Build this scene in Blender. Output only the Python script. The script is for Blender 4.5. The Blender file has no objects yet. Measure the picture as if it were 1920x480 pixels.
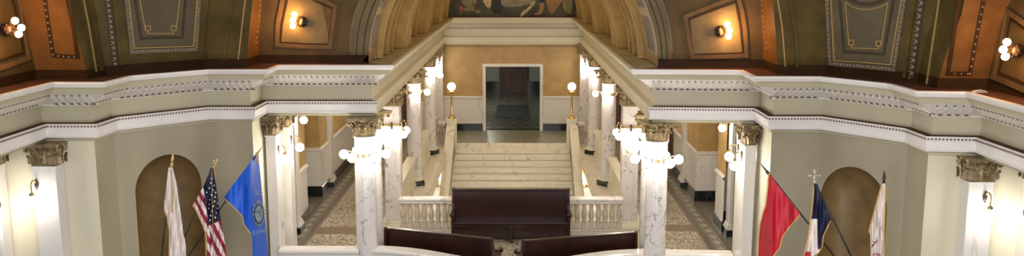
import bpy, bmesh, math, random
from mathutils import Vector, Matrix
random.seed(7)
S = bpy.context.scene
COL = S.collection
PI = math.pi

# ------------------------------------------------------------------ camera model (metres, z = 0 is the gallery floor)
F = 1750.0
PITCH = math.atan(295 / F)
YAW = math.atan(5.5 / F)
CAM = Vector((0.07, 0.0, 6.0))


def ray(x, y):
    u = (x - 960) / F
    v = (240 - y) / F
    f = (math.cos(PITCH), -math.sin(PITCH))
    up = (math.sin(PITCH), math.cos(PITCH))
    d = (u, f[0] + v * up[0], f[1] + v * up[1])
    c, s = math.cos(YAW), math.sin(YAW)
    return Vector((d[0] * c - d[1] * s, d[0] * s + d[1] * c, d[2]))


def atY(x, y, Y):
    """the point at depth Y that a sight line measured on the photograph meets"""
    d = ray(x, y)
    return CAM + d * (Y / d.y)


def proj(p):
    q = Vector(p) - CAM
    c, s = math.cos(-YAW), math.sin(-YAW)
    x, y = q.x * c - q.y * s, q.x * s + q.y * c
    df = y * math.cos(PITCH) - q.z * math.sin(PITCH)
    dv = y * math.sin(PITCH) + q.z * math.cos(PITCH)
    return 960 + F * x / df, 240 - F * dv / df


# ------------------------------------------------------------------ mesh builder
class MB:
    def __init__(self):
        self.v = []; self.f = []; self.m = []; self.s = []

    def add(self, vs, fs, mat=0, smooth=False):
        b = len(self.v)
        self.v += [tuple(p) for p in vs]
        for f in fs:
            self.f.append(tuple(i + b for i in f)); self.m.append(mat); self.s.append(smooth)
        return self

    def box(self, x0, x1, y0, y1, z0, z1, mat=0, bev=0.0):
        if bev > 0:
            bm = bmesh.new()
            bmesh.ops.create_cube(bm, size=1)
            for v in bm.verts:
                v.co = Vector(((x0 + x1) / 2 + v.co.x * (x1 - x0), (y0 + y1) / 2 + v.co.y * (y1 - y0), (z0 + z1) / 2 + v.co.z * (z1 - z0)))
            bmesh.ops.bevel(bm, geom=bm.edges[:], offset=bev, segments=2, affect='EDGES', profile=0.5)
            self.bm(bm, mat); return self
        vs = [(x, y, z) for z in (z0, z1) for y in (y0, y1) for x in (x0, x1)]
        fs = [(0, 2, 3, 1), (4, 5, 7, 6), (0, 1, 5, 4), (2, 6, 7, 3), (0, 4, 6, 2), (1, 3, 7, 5)]
        return self.add(vs, fs, mat)

    def bm(self, bm, mat=0, smooth=False):
        bm.verts.index_update()
        self.add([v.co[:] for v in bm.verts], [[v.index for v in f.verts] for f in bm.faces], mat, smooth)
        bm.free()

    def prism(self, poly, z0, z1, mat=0):
        """vertical prism over a plan polygon (counter-clockwise)"""
        n = len(poly)
        vs = [(x, y, z0) for x, y in poly] + [(x, y, z1) for x, y in poly]
        fs = [tuple(range(n))[::-1], tuple(range(n, 2 * n))] + [(i, (i + 1) % n, n + (i + 1) % n, n + i) for i in range(n)]
        return self.add(vs, fs, mat)

    def lathe(self, prof, cx=0, cy=0, cz=0, n=24, mat=0, smooth=True, sq=False):
        """profile [(r, z)...] turned about a vertical axis; sq gives a square turning"""
        vs = []
        for r, z in prof:
            for k in range(n):
                a = 2 * PI * (k + .5) / n
                if sq:
                    c, s = math.cos(a), math.sin(a)
                    q = r / max(abs(c), abs(s))
                    vs.append((cx + q * c, cy + q * s, cz + z))
                else:
                    vs.append((cx + r * math.cos(a), cy + r * math.sin(a), cz + z))
        fs = []
        for i in range(len(prof) - 1):
            for k in range(n):
                a, b = i * n + k, i * n + (k + 1) % n
                fs.append((a, b, b + n, a + n))
        fs.append(tuple(range(n))[::-1]); fs.append(tuple((len(prof) - 1) * n + k for k in range(n)))
        return self.add(vs, fs, mat, smooth)

    def sphere(self, c, r, mat=0, n=16, m=10, sc=(1, 1, 1)):
        vs = [(c[0], c[1], c[2] - r * sc[2])]
        for i in range(1, m):
            t = -PI / 2 + PI * i / m
            for k in range(n):
                a = 2 * PI * k / n
                vs.append((c[0] + r * sc[0] * math.cos(t) * math.cos(a), c[1] + r * sc[1] * math.cos(t) * math.sin(a), c[2] + r * sc[2] * math.sin(t)))
        vs.append((c[0], c[1], c[2] + r * sc[2]))
        fs = [(0, 1 + (k + 1) % n, 1 + k) for k in range(n)]
        for i in range(m - 2):
            for k in range(n):
                a, b = 1 + i * n + k, 1 + i * n + (k + 1) % n
                fs.append((a, b, b + n, a + n))
        t = len(vs) - 1
        fs += [(t, t - n + k, t - n + (k + 1) % n) for k in range(n)]
        return self.add(vs, fs, mat, True)

    def tube(self, pts, r, mat=0, n=8, smooth=True, cap=True):
        pts = [Vector(p) for p in pts]
        rr = r if isinstance(r, (list, tuple)) else [r] * len(pts)
        vs = []
        up = None
        for i, p in enumerate(pts):
            t = (pts[min(i + 1, len(pts) - 1)] - pts[max(i - 1, 0)])
            if t.length < 1e-9: t = Vector((0, 0, 1))
            t.normalize()
            if up is None:
                up = Vector((0, 0, 1)) if abs(t.z) < .9 else Vector((0, 1, 0))
            a = (up - t * up.dot(t))
            if a.length < 1e-6: a = t.orthogonal()
            a.normalize(); up = a
            b = t.cross(a)
            for k in range(n):
                w = 2 * PI * k / n
                vs.append(p + (a * math.cos(w) + b * math.sin(w)) * rr[i])
        fs = []
        for i in range(len(pts) - 1):
            for k in range(n):
                a, b = i * n + k, i * n + (k + 1) % n
                fs.append((a, b, b + n, a + n))
        if cap:
            fs.append(tuple(range(n))[::-1]); fs.append(tuple((len(pts) - 1) * n + k for k in range(n)))
        return self.add(vs, fs, mat, smooth)

    def ribbon(self, pts, nrm, w, h, mat=0, closed=False):
        """raised band of width w and height h following pts on a surface whose normals are nrm"""
        pts = [Vector(p) for p in pts]; N = len(pts)
        vs = []
        for i, p in enumerate(pts):
            if closed:
                t0 = (p - pts[i - 1]).normalized(); t1 = (pts[(i + 1) % N] - p).normalized()
            else:
                t0 = (p - pts[i - 1]).normalized() if i else (pts[1] - p).normalized()
                t1 = (pts[i + 1] - p).normalized() if i < N - 1 else t0
            n = Vector(nrm[i] if isinstance(nrm, list) else nrm).normalized()
            t = (t0 + t1).normalized()
            s = t.cross(n).normalized()
            k = 1 / max(.35, t.dot(t1))
            for a, b in ((-.5, -.01), (-.5, h), (.5, h), (.5, -.01)):
                vs.append(p + s * (a * w * k) + n * b)
        fs = []
        for i in range(N if closed else N - 1):
            a, b = 4 * i, 4 * ((i + 1) % N)
            for k in range(3):
                fs.append((a + k, b + k, b + k + 1, a + k + 1))
        if not closed:
            fs.append((0, 1, 2, 3)); fs.append((4 * N - 1, 4 * N - 2, 4 * N - 3, 4 * N - 4))
        return self.add(vs, fs, mat)

    def sweep(self, path, prof, mats, closed=False):
        """profile [(offset to the right-hand normal side, z)] swept along a plan path with mitred corners"""
        P = [Vector((x, y)) for x, y in path]; N = len(P); M = len(prof)
        vs = []
        for i in range(N):
            d0 = (P[i] - P[i - 1]).normalized() if (i or closed) else (P[1] - P[0]).normalized()
            d1 = (P[(i + 1) % N] - P[i]).normalized() if (i < N - 1 or closed) else d0
            n0 = Vector((d0.y, -d0.x)); n1 = Vector((d1.y, -d1.x))
            m = (n0 + n1).normalized(); k = 1 / max(.25, m.dot(n0))
            for o, z in prof:
                q = P[i] + m * o * k
                vs.append((q.x, q.y, z))
        fs = []
        b = len(self.v)
        self.v += vs
        for i in range(N if closed else N - 1):
            for j in range(M - 1):
                a, c = i * M + j, ((i + 1) % N) * M + j
                self.f.append((b + a, b + c, b + c + 1, b + a + 1)); self.m.append(mats[j]); self.s.append(False)
        return self

    def build(self, name, mats, parent=None, origin=(0, 0, 0), auto=False):
        me = bpy.data.meshes.new(name)
        o = Vector(origin)
        me.from_pydata([(Vector(p) - o)[:] for p in self.v], [], self.f)
        if not isinstance(mats, (list, tuple)): mats = [mats]
        for m in mats: me.materials.append(m)
        me.polygons.foreach_set('material_index', self.m)
        me.polygons.foreach_set('use_smooth', self.s)
        me.update()
        bm = bmesh.new(); bm.from_mesh(me)
        bmesh.ops.recalc_face_normals(bm, faces=bm.faces[:])
        bm.to_mesh(me); bm.free()
        ob = bpy.data.objects.new(name, me)
        COL.objects.link(ob)
        if parent is not None: ob.parent = parent
        else: ob.location = o
        return ob


def tag(o, label=None, cat=None, group=None, kind=None):
    if label: o['label'] = label
    if cat: o['category'] = cat
    if group: o['group'] = group
    if kind: o['kind'] = kind
    return o


def thing(name, label, cat, loc=(0, 0, 0), rz=0, group=None):
    o = bpy.data.objects.new(name, None); COL.objects.link(o)
    o.empty_display_size = .1
    o.location = loc; o.rotation_euler = (0, 0, rz)
    return tag(o, label, cat, group, 'thing')


def struct(o):
    o['kind'] = 'structure'
    return o


KIDS = {}


def dup(root, loc, rz, label, group=None):
    def cp(o, par):
        c = o.copy(); COL.objects.link(c)
        if par is not None: c.parent = par
        for ch in o.children: cp(ch, c)
        return c
    r = cp(root, None)
    r.location = loc; r.rotation_euler = (0, 0, rz)
    r['label'] = label
    if group: r['group'] = group
    return r


# ------------------------------------------------------------------ materials
def nodes(name):
    m = bpy.data.materials.new(name); m.use_nodes = True
    nt = m.node_tree
    return m, nt, nt.nodes['Principled BSDF']


def coords(nt, scale=1.0, rnd=False):
    tc = nt.nodes.new('ShaderNodeTexCoord')
    mp = nt.nodes.new('ShaderNodeMapping')
    s = scale if isinstance(scale, (tuple, list)) else (scale,) * 3
    mp.inputs['Scale'].default_value = s
    nt.links.new(tc.outputs['Object'], mp.inputs['Vector'])
    if rnd:
        oi = nt.nodes.new('ShaderNodeObjectInfo')
        ml = nt.nodes.new('ShaderNodeMath'); ml.operation = 'MULTIPLY'; ml.inputs[1].default_value = 37.0
        nt.links.new(oi.outputs['Random'], ml.inputs[0])
        nt.links.new(ml.outputs[0], mp.inputs['Location'])
    return mp.outputs['Vector']


def mix(nt, fac, a, b):
    n = nt.nodes.new('ShaderNodeMix'); n.data_type = 'RGBA'
    for sock, val in ((n.inputs[0], fac), (n.inputs[6], a), (n.inputs[7], b)):
        if hasattr(val, 'links') or hasattr(val, 'is_linked'): nt.links.new(val, sock)
        elif isinstance(val, (tuple, list)): sock.default_value = (*val[:3], 1)
        else: sock.default_value = val
    return n.outputs[2]


def noise(nt, vec, scale, detail=4, rough=.55, dist=0.0):
    n = nt.nodes.new('ShaderNodeTexNoise')
    n.inputs['Scale'].default_value = scale; n.inputs['Detail'].default_value = detail
    n.inputs['Roughness'].default_value = rough; n.inputs['Distortion'].default_value = dist
    nt.links.new(vec, n.inputs['Vector'])
    return n.outputs['Fac']


def ramp(nt, fac, stops):
    r = nt.nodes.new('ShaderNodeValToRGB')
    e = r.color_ramp.elements
    while len(e) < len(stops): e.new(.5)
    for i, (p, c) in enumerate(stops):
        e[i].position = p
        c = c if isinstance(c, (tuple, list)) else (c, c, c)
        e[i].color = (*c[:3], 1)
    nt.links.new(fac, r.inputs['Fac'])
    return r.outputs['Color']


def bump(nt, b, fac, strength=.3, dist=.01):
    n = nt.nodes.new('ShaderNodeBump'); n.inputs['Strength'].default_value = strength; n.inputs['Distance'].default_value = dist
    nt.links.new(fac, n.inputs['Height']); nt.links.new(n.outputs['Normal'], b.inputs['Normal'])


def paint(name, col, rough=.6, var=.12, scale=1.5, metal=0.0, bmp=0.0, spec=None, col2=None):
    m, nt, b = nodes(name)
    v = coords(nt, 1, True)
    f = noise(nt, v, scale, 5)
    f2 = ramp(nt, f, [(.3, 0.0), (.7, 1.0)])
    lo = tuple(c * (1 - var) for c in col); hi = tuple(min(1, c * (1 + var)) for c in col)
    if col2: lo = col2
    nt.links.new(mix(nt, f2, lo, hi), b.inputs['Base Color'])
    b.inputs['Roughness'].default_value = rough; b.inputs['Metallic'].default_value = metal
    if spec is not None: b.inputs['Specular IOR Level'].default_value = spec
    if bmp: bump(nt, b, noise(nt, v, 40, 3), bmp)
    return m


def marble(name, base, vein, rough=.25, scale=1.6, dens=.5, cloud=.1):
    m, nt, b = nodes(name)
    v = coords(nt, (1, 1, .55), True)
    v.node.inputs['Rotation'].default_value = (.6, .35, .2)
    n1 = nt.nodes.new('ShaderNodeTexNoise'); n1.inputs['Scale'].default_value = scale; n1.inputs['Detail'].default_value = 6
    n1.inputs['Distortion'].default_value = .8
    nt.links.new(v, n1.inputs['Vector'])
    veins = ramp(nt, n1.outputs['Fac'], [(.485, 0.0), (.5, 1.0), (.515, 0.0)])
    gate = ramp(nt, noise(nt, v, scale * 1.7, 3), [(.5 - .1 * dens * 2, 0.0), (.62, 1.0)])
    mu = nt.nodes.new('ShaderNodeMix'); mu.data_type = 'RGBA'; mu.blend_type = 'MULTIPLY'; mu.inputs[0].default_value = 1
    nt.links.new(veins, mu.inputs[6]); nt.links.new(gate, mu.inputs[7])
    n3 = ramp(nt, noise(nt, v, scale * 2.2, 8, .7, 2.0), [(.42, 0.0), (.8, 1.0)])
    soft = mix(nt, n3, base, tuple(base[i] * (1 - cloud * 3) + vein[i] * cloud * 3 for i in range(3)))
    nt.links.new(mix(nt, mu.outputs[2], soft, vein), b.inputs['Base Color'])
    b.inputs['Roughness'].default_value = rough
    return m


def emit(name, col, strength):
    m, nt, b = nodes(name)
    b.inputs['Base Color'].default_value = (1, 1, 1, 1)
    b.inputs['Emission Color'].default_value = (*col, 1); b.inputs['Emission Strength'].default_value = strength
    return m


def terrazzo(name, base, chips, scale=22, rough=.3):
    m, nt, b = nodes(name)
    v = coords(nt, 1)
    vo = nt.nodes.new('ShaderNodeTexVoronoi'); vo.inputs['Scale'].default_value = scale
    nz = nt.nodes.new('ShaderNodeTexNoise'); nz.inputs['Scale'].default_value = 20; nz.inputs['Detail'].default_value = 2
    nt.links.new(v, nz.inputs['Vector'])
    ad = nt.nodes.new('ShaderNodeVectorMath'); ad.operation = 'MULTIPLY_ADD'
    ad.inputs[1].default_value = (.025, .025, .025)
    nt.links.new(nz.outputs['Color'], ad.inputs[0]); nt.links.new(v, ad.inputs[2])
    nt.links.new(ad.outputs[0], vo.inputs['Vector'])
    sep = nt.nodes.new('ShaderNodeSeparateColor'); nt.links.new(vo.outputs['Color'], sep.inputs[0])
    c = ramp(nt, sep.outputs[0], chips)
    if base:
        th = nt.nodes.new('ShaderNodeMath'); th.operation = 'MULTIPLY_ADD'; th.inputs[1].default_value = .45; th.inputs[2].default_value = .27
        nt.links.new(sep.outputs[1], th.inputs[0])
        lt = nt.nodes.new('ShaderNodeMath'); lt.operation = 'LESS_THAN'
        nt.links.new(vo.outputs['Distance'], lt.inputs[0]); nt.links.new(th.outputs[0], lt.inputs[1])
        c = mix(nt, lt.outputs[0], base, c)
    r = nt.nodes.new('ShaderNodeValToRGB'); r.color_ramp.interpolation = 'CONSTANT'
    nt.links.new(c, b.inputs['Base Color'])
    for n in nt.nodes:
        if n.type == 'VALTORGB': n.color_ramp.interpolation = 'CONSTANT'
    b.inputs['Roughness'].default_value = rough
    return m


M = {}
M['marble'] = marble('marble_veined', (.76, .715, .68), (.20, .145, .13), .18, 3.0, .9, .06)
M['marble_cream'] = marble('marble_cream', (.80, .74, .60), (.40, .32, .22), .3, 1.3, .5, .07)
M['marble_baluster_shaded'] = marble('marble_baluster_shaded', (.54, .475, .385), (.36, .30, .22), .35, 1.3, .4, .05)  # marble darkened in its colour for the low light on the balusters
M['fitting'] = paint('fitting_antique_brass', (.50, .37, .19), .3, .2, 12, metal=.85)
M['marble_plain'] = marble('marble_plain', (.75, .715, .67), (.60, .555, .50), .16, .9, .3, .05)
M['marble_dark'] = marble('marble_dark', (.012, .016, .018), (.07, .09, .09), .12, 3, .5, .02)
M['marble_step'] = marble('marble_step', (.84, .80, .67), (.45, .38, .28), .35, 2.2, .5, .06)
M['green'] = paint('paint_grey_green', (.48, .44, .31), .55, .06, .8)
M['wallgreen'] = paint('wall_grey_green', (.40, .355, .245), .5, .10, .7)
M['cream'] = paint('paint_cream', (0.7, 0.65, 0.49), .5, .06, .8)
M['white'] = paint('paint_white', (.80, .77, .74), .45, .04, 3)
M['bronzeshadow'] = paint('ornament_bronze_shade', (.22, .165, .13), .5, .3, 20)
M['ornament'] = paint('ornament_ivory', (.72, .67, .60), .5, .08, 20)
M['ochre'] = paint('wall_ochre', (0.45, 0.285, 0.1), .45, .16, 2.5)
M['ledge'] = paint('ledge_redbrown', (.095, .038, .022), .7, .35, 6, spec=.15)
M['ledge_olive'] = paint('ledge_olive', (.36, .30, .16), .7, .25, 3)
M['brown'] = paint('vault_brown', (0.1, 0.064, 0.024), .5, .25, 2, spec=.15)
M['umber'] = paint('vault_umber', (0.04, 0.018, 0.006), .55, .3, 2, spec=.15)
M['orange'] = paint('vault_orange', (0.145, 0.066, 0.019), .5, .3, 3, spec=.15)
M['olive'] = paint('vault_olive', (0.092, 0.064, 0.019), .5, .3, 2.5, spec=.15)
M['slate'] = paint('panel_slate', (0.118, 0.094, 0.056), .55, .14, 2, spec=.15)
M['taupe'] = paint('panel_taupe', (0.062, 0.045, 0.026), .55, .10, 2, spec=.15)
M['patina'] = paint('patina_relief', (.15, .11, .065), .5, .5, 25, bmp=.6)
M['gold'] = paint('gold_line', (.50, .34, .12), .35, .15, 20, metal=.3)
M['silver'] = paint('silvered_relief', (0.24, 0.2, 0.135), .5, .35, 30)
M['frameorange'] = paint('frame_gilt_orange', (0.135, 0.078, 0.032), .5, .25, 3, spec=.15)
M['vault'] = paint('vault_gold_paint', (.42, .265, .07), .5, .18, 4)
M['pink'] = paint('soffit_pink', (.50, .34, .21), .5, .12, 5)
M['capital'] = paint('capital_antique_gold', (.31, .23, .115), .42, .2, 9, metal=.3, col2=(.15, .105, .05))
M['brass'] = paint('brass', (.75, .50, .16), .22, .1, 6, metal=1)
M['bronze'] = paint('dark_bronze', (.045, .026, .018), .45, .3, 20, metal=.3)
M['wood'] = paint('dark_wood', (0.024, 0.0065, 0.0045), .30, .45, 3, spec=.4)
M['darkwood'] = paint('door_wood', (.085, .035, .024), .4, .3, 5)
M['globe'] = emit('globe_glass', (1, .93, .83), 52)
M['globe_soft'] = emit('globe_glass_soft', (1, .90, .70), 9)
M['bulb'] = emit('bulb_glass', (1, .50, .16), 110)
M['pole'] = paint('pole_dark_wood', (.025, .015, .012), .3, .2, 5)
M['polegold'] = paint('finial_gold', (.62, .46, .24), .3, .15, 20, metal=.6)
M['finial_clear'] = paint('finial_silver', (.62, .55, .47), .25, .1, 20, metal=.5)
M['fringe'] = paint('gold_fringe', (.62, .38, .12), .7, .25, 60)
M['fwhite'] = paint('cloth_white', (.80, .72, .68), .7, .05, 8)
M['fred'] = paint('cloth_red', (.52, .012, .03), .55, .1, 8)
M['fcrimson'] = paint('cloth_stripe_red', (.30, .012, .035), .65, .1, 8)
M['fnavy'] = paint('cloth_navy', (.006, .009, .042), .6, .1, 8)
M['fblue'] = paint('cloth_blue', (.008, .10, .62), .5, .08, 8)
M['sealblue'] = paint('seal_blue', (.02, .05, .17), .6, .2, 60)
M['sealgrey'] = paint('seal_grey', (.25, .33, .38), .6, .3, 60)
M['sealgold'] = paint('seal_gold', (.26, .29, .15), .6, .2, 40)
M['tz'] = terrazzo('terrazzo_speckled', (.48, .43, .34), [(0, (.025, .017, .012)), (.38, (.12, .08, .05)), (.55, (.24, .17, .11)), (.75, (.62, .57, .46))], 25)
M['tzg'] = terrazzo('mosaic_grey', None, [(0, (.17, .145, .11)), (.3, (.21, .185, .14)), (.7, (.13, .115, .09))], 45)
M['tzl'] = terrazzo('mosaic_landing', None, [(0, (.10, .10, .055)), (.3, (.30, .28, .17)), (.6, (.18, .17, .10)), (.8, (.42, .38, .25))], 30)
M['tzb'] = paint('mosaic_brown', (.185, .135, .095), .35, .15, 30)
M['tzk'] = paint('mosaic_black', (.04, .03, .025), .3, .2, 30)
M['tzp'] = paint('mosaic_pale', (.36, .33, .27), .35, .2, 40)
M['roomwall'] = paint('back_room_wall', (.30, .31, .27), .6, .06, 2)
M['roomfloor'] = paint('back_room_floor', (.085, .085, .065), .2, .2, 1.2)
M['rug'] = paint('rug_black', (.006, .008, .012), .9, .2, 20)
M['plastic'] = paint('switch_plate', (.6, .58, .54), .4, .05, 5)
# ================================================================== THE SETTING
PATH = [(-7.46, 5), (-7.46, 14.77), (-6.65, 14.77), (-6.61, 15.49), (-5.47, 16.67), (-4.62, 16.67), (-4.61, 17.45), (-2.53, 17.45),
        (-2.53, 34.9), (2.49, 34.9),
        (2.49, 16.70), (4.36, 16.57), (4.35, 15.60), (5.25, 15.60), (6.16, 14.40), (6.19, 13.68), (6.88, 13.60), (7.05, 5)]
ZT = 4.29


def offset(path, o):
    P = [Vector(p) for p in path]; out = []
    for i in range(len(P)):
        d0 = (P[i] - P[i - 1]).normalized() if i else (P[1] - P[0]).normalized()
        d1 = (P[i + 1] - P[i]).normalized() if i < len(P) - 1 else d0
        n0 = Vector((d0.y, -d0.x)); n1 = Vector((d1.y, -d1.x))
        m = (n0 + n1).normalized(); k = 1 / max(.25, m.dot(n0))
        out.append(P[i] + m * o * k)
    return out


M['tongue'] = paint('ornament_grey', (0.7, 0.66, 0.6), .5, .1, 20)


def entablature():
    prof = [(-.55, ZT - .03), (.30, ZT), (.38, ZT), (.38, 4.265), (.35, 4.22), (.33, 4.20), (.28, 4.195), (.25, 4.10), (.20, 4.09),
            (-.10, 3.87), (-.10, 3.855), (-.12, 3.85), (-.12, 3.58), (-.01, 3.57), (0, 3.56), (0, 3.485), (-.015, 3.48), (-.02, 3.37), (.0, 3.36), (-.0, 3.345), (-.08, 3.34),
            (-.08, 3.28), (-.55, 3.28), (-.55, ZT - .03)]
    # 0 white 1 green 2 ornament 3 bronze-brown shade 4 ledge 5 ledge_olive 6 cream
    mats = [4, 0, 0, 0, 0, 1, 1, 0, 2, 0, 0, 1, 4, 0, 0, 0, 0, 0, 0, 1, 1, 1, 1]
    mb = MB()
    mb.sweep(PATH, prof, mats)
    # the ledge over the stair hall is olive, the hall's warm light painted in as cream
    M_ = len(prof) - 1; segs = len(PATH) - 1
    for i in range(segs):
        if 7 <= i <= 9:
            for j in range(M_):
                k = i * M_ + j
                mb.m[k] = {4: 5 if j == 0 else 6, 1: 6, 0: 6, 2: 6}.get(mb.m[k], mb.m[k])
    def item(A, B, s, o0, z0, o1, z1, w, h, mat):
        d = (B - A).normalized(); n = Vector((d.y, -d.x))
        p = A + d * s
        nn = Vector((n.x * (z0 - z1), n.y * (z0 - z1), -(o0 - o1))); nn.normalize()
        vs = []
        for (o, z) in ((o0, z0), (o1, z1)):
            for q in (-.5, .5):
                c = Vector((p.x + n.x * o + d.x * q * w, p.y + n.y * o + d.y * q * w, z))
                vs += [c - nn * .004, c + nn * h]
        mb.add(vs, [(1, 3, 7, 5), (0, 1, 5, 4), (2, 6, 7, 3), (0, 2, 3, 1), (4, 5, 7, 6)], mat)
    for i in range(segs):
        A, B = Vector(PATH[i]), Vector(PATH[i + 1])
        d = (B - A).normalized(); n = Vector((d.y, -d.x)); L = (B - A).length
        far = 7 <= i <= 9
        # where the mitre cuts the slope
        Oa, Ob = offset(PATH, .05)[i], offset(PATH, .05)[i + 1]
        s0 = (Oa - A).dot(d) + .05; s1 = (Ob - A).dot(d) - .03
        if i == 0: s0 = 5.5
        if i == segs - 1: s1 = 4.0
        pitch = .105 if not (i in (7, 9)) else .21
        N = max(1, int((s1 - s0) / pitch))
        def lerp(f): return (.20 - .30 * f, 4.09 - .22 * f)
        for k in range(N):
            s = s0 + (k + .5) * (s1 - s0) / N
            a, b = lerp(.10), lerp(.22); item(A, B, s, *a, *b, .022, .010, 3)  # dark ticks and ovals: shade and dirt in the carving put into colour
            a, b = lerp(.30), lerp(.74); item(A, B, s + .02, *a, *b, .050, .014, 7)
            a, b = lerp(.34), lerp(.66); item(A, B, s + .02, *a, *b, .022, .020, 2)
            a, b = lerp(.84), lerp(.98); item(A, B, s, *a, *b, .050, .010, 3)
            item(A, B, s + .048, *a, *b, .022, .020, 2)
        s0 = (offset(PATH, 0)[i] - A).dot(d); s1 = L
        N = int(L / (.052 if not (i in (7, 8, 9)) else .3))
        if i in (7, 8, 9): continue
        for k in range(N):
            s = (k + .5) * L / N
            item(A, B, s, 0, 3.545, 0, 3.515, .030, .010, 3)
    o = mb.build('trim_1', [M['white'], M['green'], M['ornament'], M['bronzeshadow'], M['ledge'], M['ledge_olive'], M['cream'], M['tongue']])
    struct(o)


entablature()

# ------------------------------------------------------------------ walls
WL = [(-9.6, 14.87), (-6.75, 14.87), (-6.71, 15.53), (-5.51, 16.77), (-4.72, 16.77), (-4.72, 18.9), (-5.06, 18.9)]
WR = [(5.06, 18.2), (4.46, 18.2), (4.46, 15.72), (5.30, 15.72), (6.25, 14.45), (6.28, 13.78), (9.2, 13.78)]


def pier_wall(name, W, diag, pxs, side):
    mb = MB()
    z0, z1 = -.6, 3.34
    for i in range(len(W) - 1):
        A, B = Vector(W[i]), Vector(W[i + 1])
        if i == diag:
            d = (B - A).normalized(); n = Vector((d.y, -d.x)); L = (B - A).length
            def hit(px, py):
                r = ray(px, py); n3 = Vector((n.x, n.y, 0)); a3 = Vector((A.x, A.y, 0))
                t = (a3 - CAM).dot(n3) / r.dot(n3); p = CAM + r * t
                return (Vector((p.x, p.y)) - A).dot(d), p.z
            (sa, za), (st, zt), (sb, zb) = [hit(*p) for p in pxs]
            c = (sa + sb) / 2; R = (sb - sa) / 2; zs = zt - R
            P = lambda s, z, dep=0: (A.x + d.x * s - n.x * dep, A.y + d.y * s - n.y * dep, z)
            mb.add([P(0, z0), P(c - R, z0), P(c - R, z1), P(0, z1)], [(0, 1, 2, 3)], 0)
            mb.add([P(c + R, z0), P(L, z0), P(L, z1), P(c + R, z1)], [(0, 1, 2, 3)], 0)
            K = 32
            arc = [(c - R * math.cos(PI * k / K), zs + R * math.sin(PI * k / K)) for k in range(K + 1)]
            for k in range(K):
                (a, b), (e, f) = arc[k], arc[k + 1]
                mb.add([P(a, b), P(e, f), P(e, z1), P(a, z1)], [(0, 1, 2, 3)], 0)
            # niche: half-cylinder with a quarter-sphere head
            nv = []; H = 8
            dep = .45
            for k in range(K + 1):
                th = PI * k / K
                nv.append([P(c - R * math.cos(th), z0, dep * math.sin(th)), P(c - R * math.cos(th), zs, dep * math.sin(th))] +
                          [P(c - R * math.cos(th) * math.cos(PI / 2 * h / H), zs + R * math.sin(PI / 2 * h / H), dep * math.sin(th) * math.cos(PI / 2 * h / H)) for h in range(1, H + 1)])
            W_ = len(nv[0])
            fs = [(k * W_ + j, (k + 1) * W_ + j, (k + 1) * W_ + j + 1, k * W_ + j + 1) for k in range(K) for j in range(W_ - 1)]
            mb.add([p for r_ in nv for p in r_], fs, 1, True)
        else:
            mat = 2 if (i == 0 and side < 0) or (i == len(W) - 2 and side > 0) or (i in ((4,) if side < 0 else (1,))) else 0
            mb.add([(A.x, A.y, z0), (B.x, B.y, z0), (B.x, B.y, z1), (A.x, A.y, z1)], [(0, 1, 2, 3)], mat)
    o = mb.build(name, [M['wallgreen'], M['niche'], M['cream']])
    struct(o)


M['niche'] = paint('niche_olive_gold', (.20, .125, .045), .38, .22, 4)
pier_wall('wall_left', WL, 2, [(253, 352), (313, 290), (378, 352)], -1)
pier_wall('wall_right', WR, 3, [(1538, 380), (1600, 313), (1664, 380)], 1)

CW = [(.05, 0), (.05, .25), (.03, .27), (.02, .27), (.02, 1.22), (.035, 1.23), (.06, 1.25), (.06, 1.29), (.03, 1.32), (0, 1.33), (0, 3.36)]
CM = [0, 0, 0, 1, 1, 1, 1, 1, 1, 2]


def wall_panels(name, path, prof=CW, mats=CM, extra=None):
    mb = MB(); mb.sweep(path, prof, mats)
    if extra: extra(mb)
    return struct(mb.build(name, [M['marble_dark'], M['marble_plain'], M['ochre'], M['marble_dark'], M['darkwood'], M['white']]))


wall_panels('wall_left.001', [(-5.06, 21.0), (-5.06, 22.4), (-6.3, 22.4), (-6.3, 24.55), (-5.16, 24.55), (-5.16, 33.4), (-3.15, 33.4), (-3.15, 35.0), (-1.05, 35.0)])
wall_panels('wall_right.001', [(1.03, 35.0), (3.1, 35.0), (3.1, 33.4), (4.86, 33.4), (4.86, 29.3)])
wall_panels('wall_right.002', [(4.86, 27.6), (4.86, 24.06), (6.1, 24.06), (6.1, 21.9), (4.92, 21.9), (4.92, 21.02)])
# dark marble slabs beside the openings
mb = MB(); mb.box(-5.16, -5.04, 18.9, 21.0, 0, 3.36); struct(mb.build('wall_left.002', M['marble_dark']))
mb = MB(); mb.box(5.04, 5.16, 18.2, 20.9, 0, 3.36); struct(mb.build('wall_right.003', M['marble_dark']))
# header over the far doorway and the marble casing round it
mb = MB(); mb.box(-1.05, 1.03, 35.0, 35.15, 2.46, 3.36); struct(mb.build('wall_back', M['ochre']))
mb = MB()
for x0, x1 in ((-1.15, -1.03), (1.01, 1.13)):
    mb.box(x0, x1, 34.92, 35.35, 0, 2.46, 0, .012)
mb.box(-1.15, 1.13, 34.92, 35.35, 2.44, 2.56, 0, .012)
struct(mb.build('trim_2', M['marble_plain']))

# door in the right passage wall
mb = MB()
mb.box(4.92, 5.0, 27.6, 29.3, 0, 3.3, 0)
for y0, y1 in ((27.7, 28.4), (28.5, 29.2)):
    for z0, z1 in ((.15, .95), (1.1, 2.2)):
        mb.box(4.89, 4.94, y0 + .08, y1 - .08, z0, z1, 0, .01)
mb.box(4.84, 4.94, 27.6, 27.7, 0, 2.5, 0); mb.box(4.84, 4.94, 29.2, 29.3, 0, 2.5, 0); mb.box(4.84, 4.94, 27.6, 29.3, 2.4, 2.5, 0)
struct(mb.build('door_1', M['darkwood']))
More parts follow.
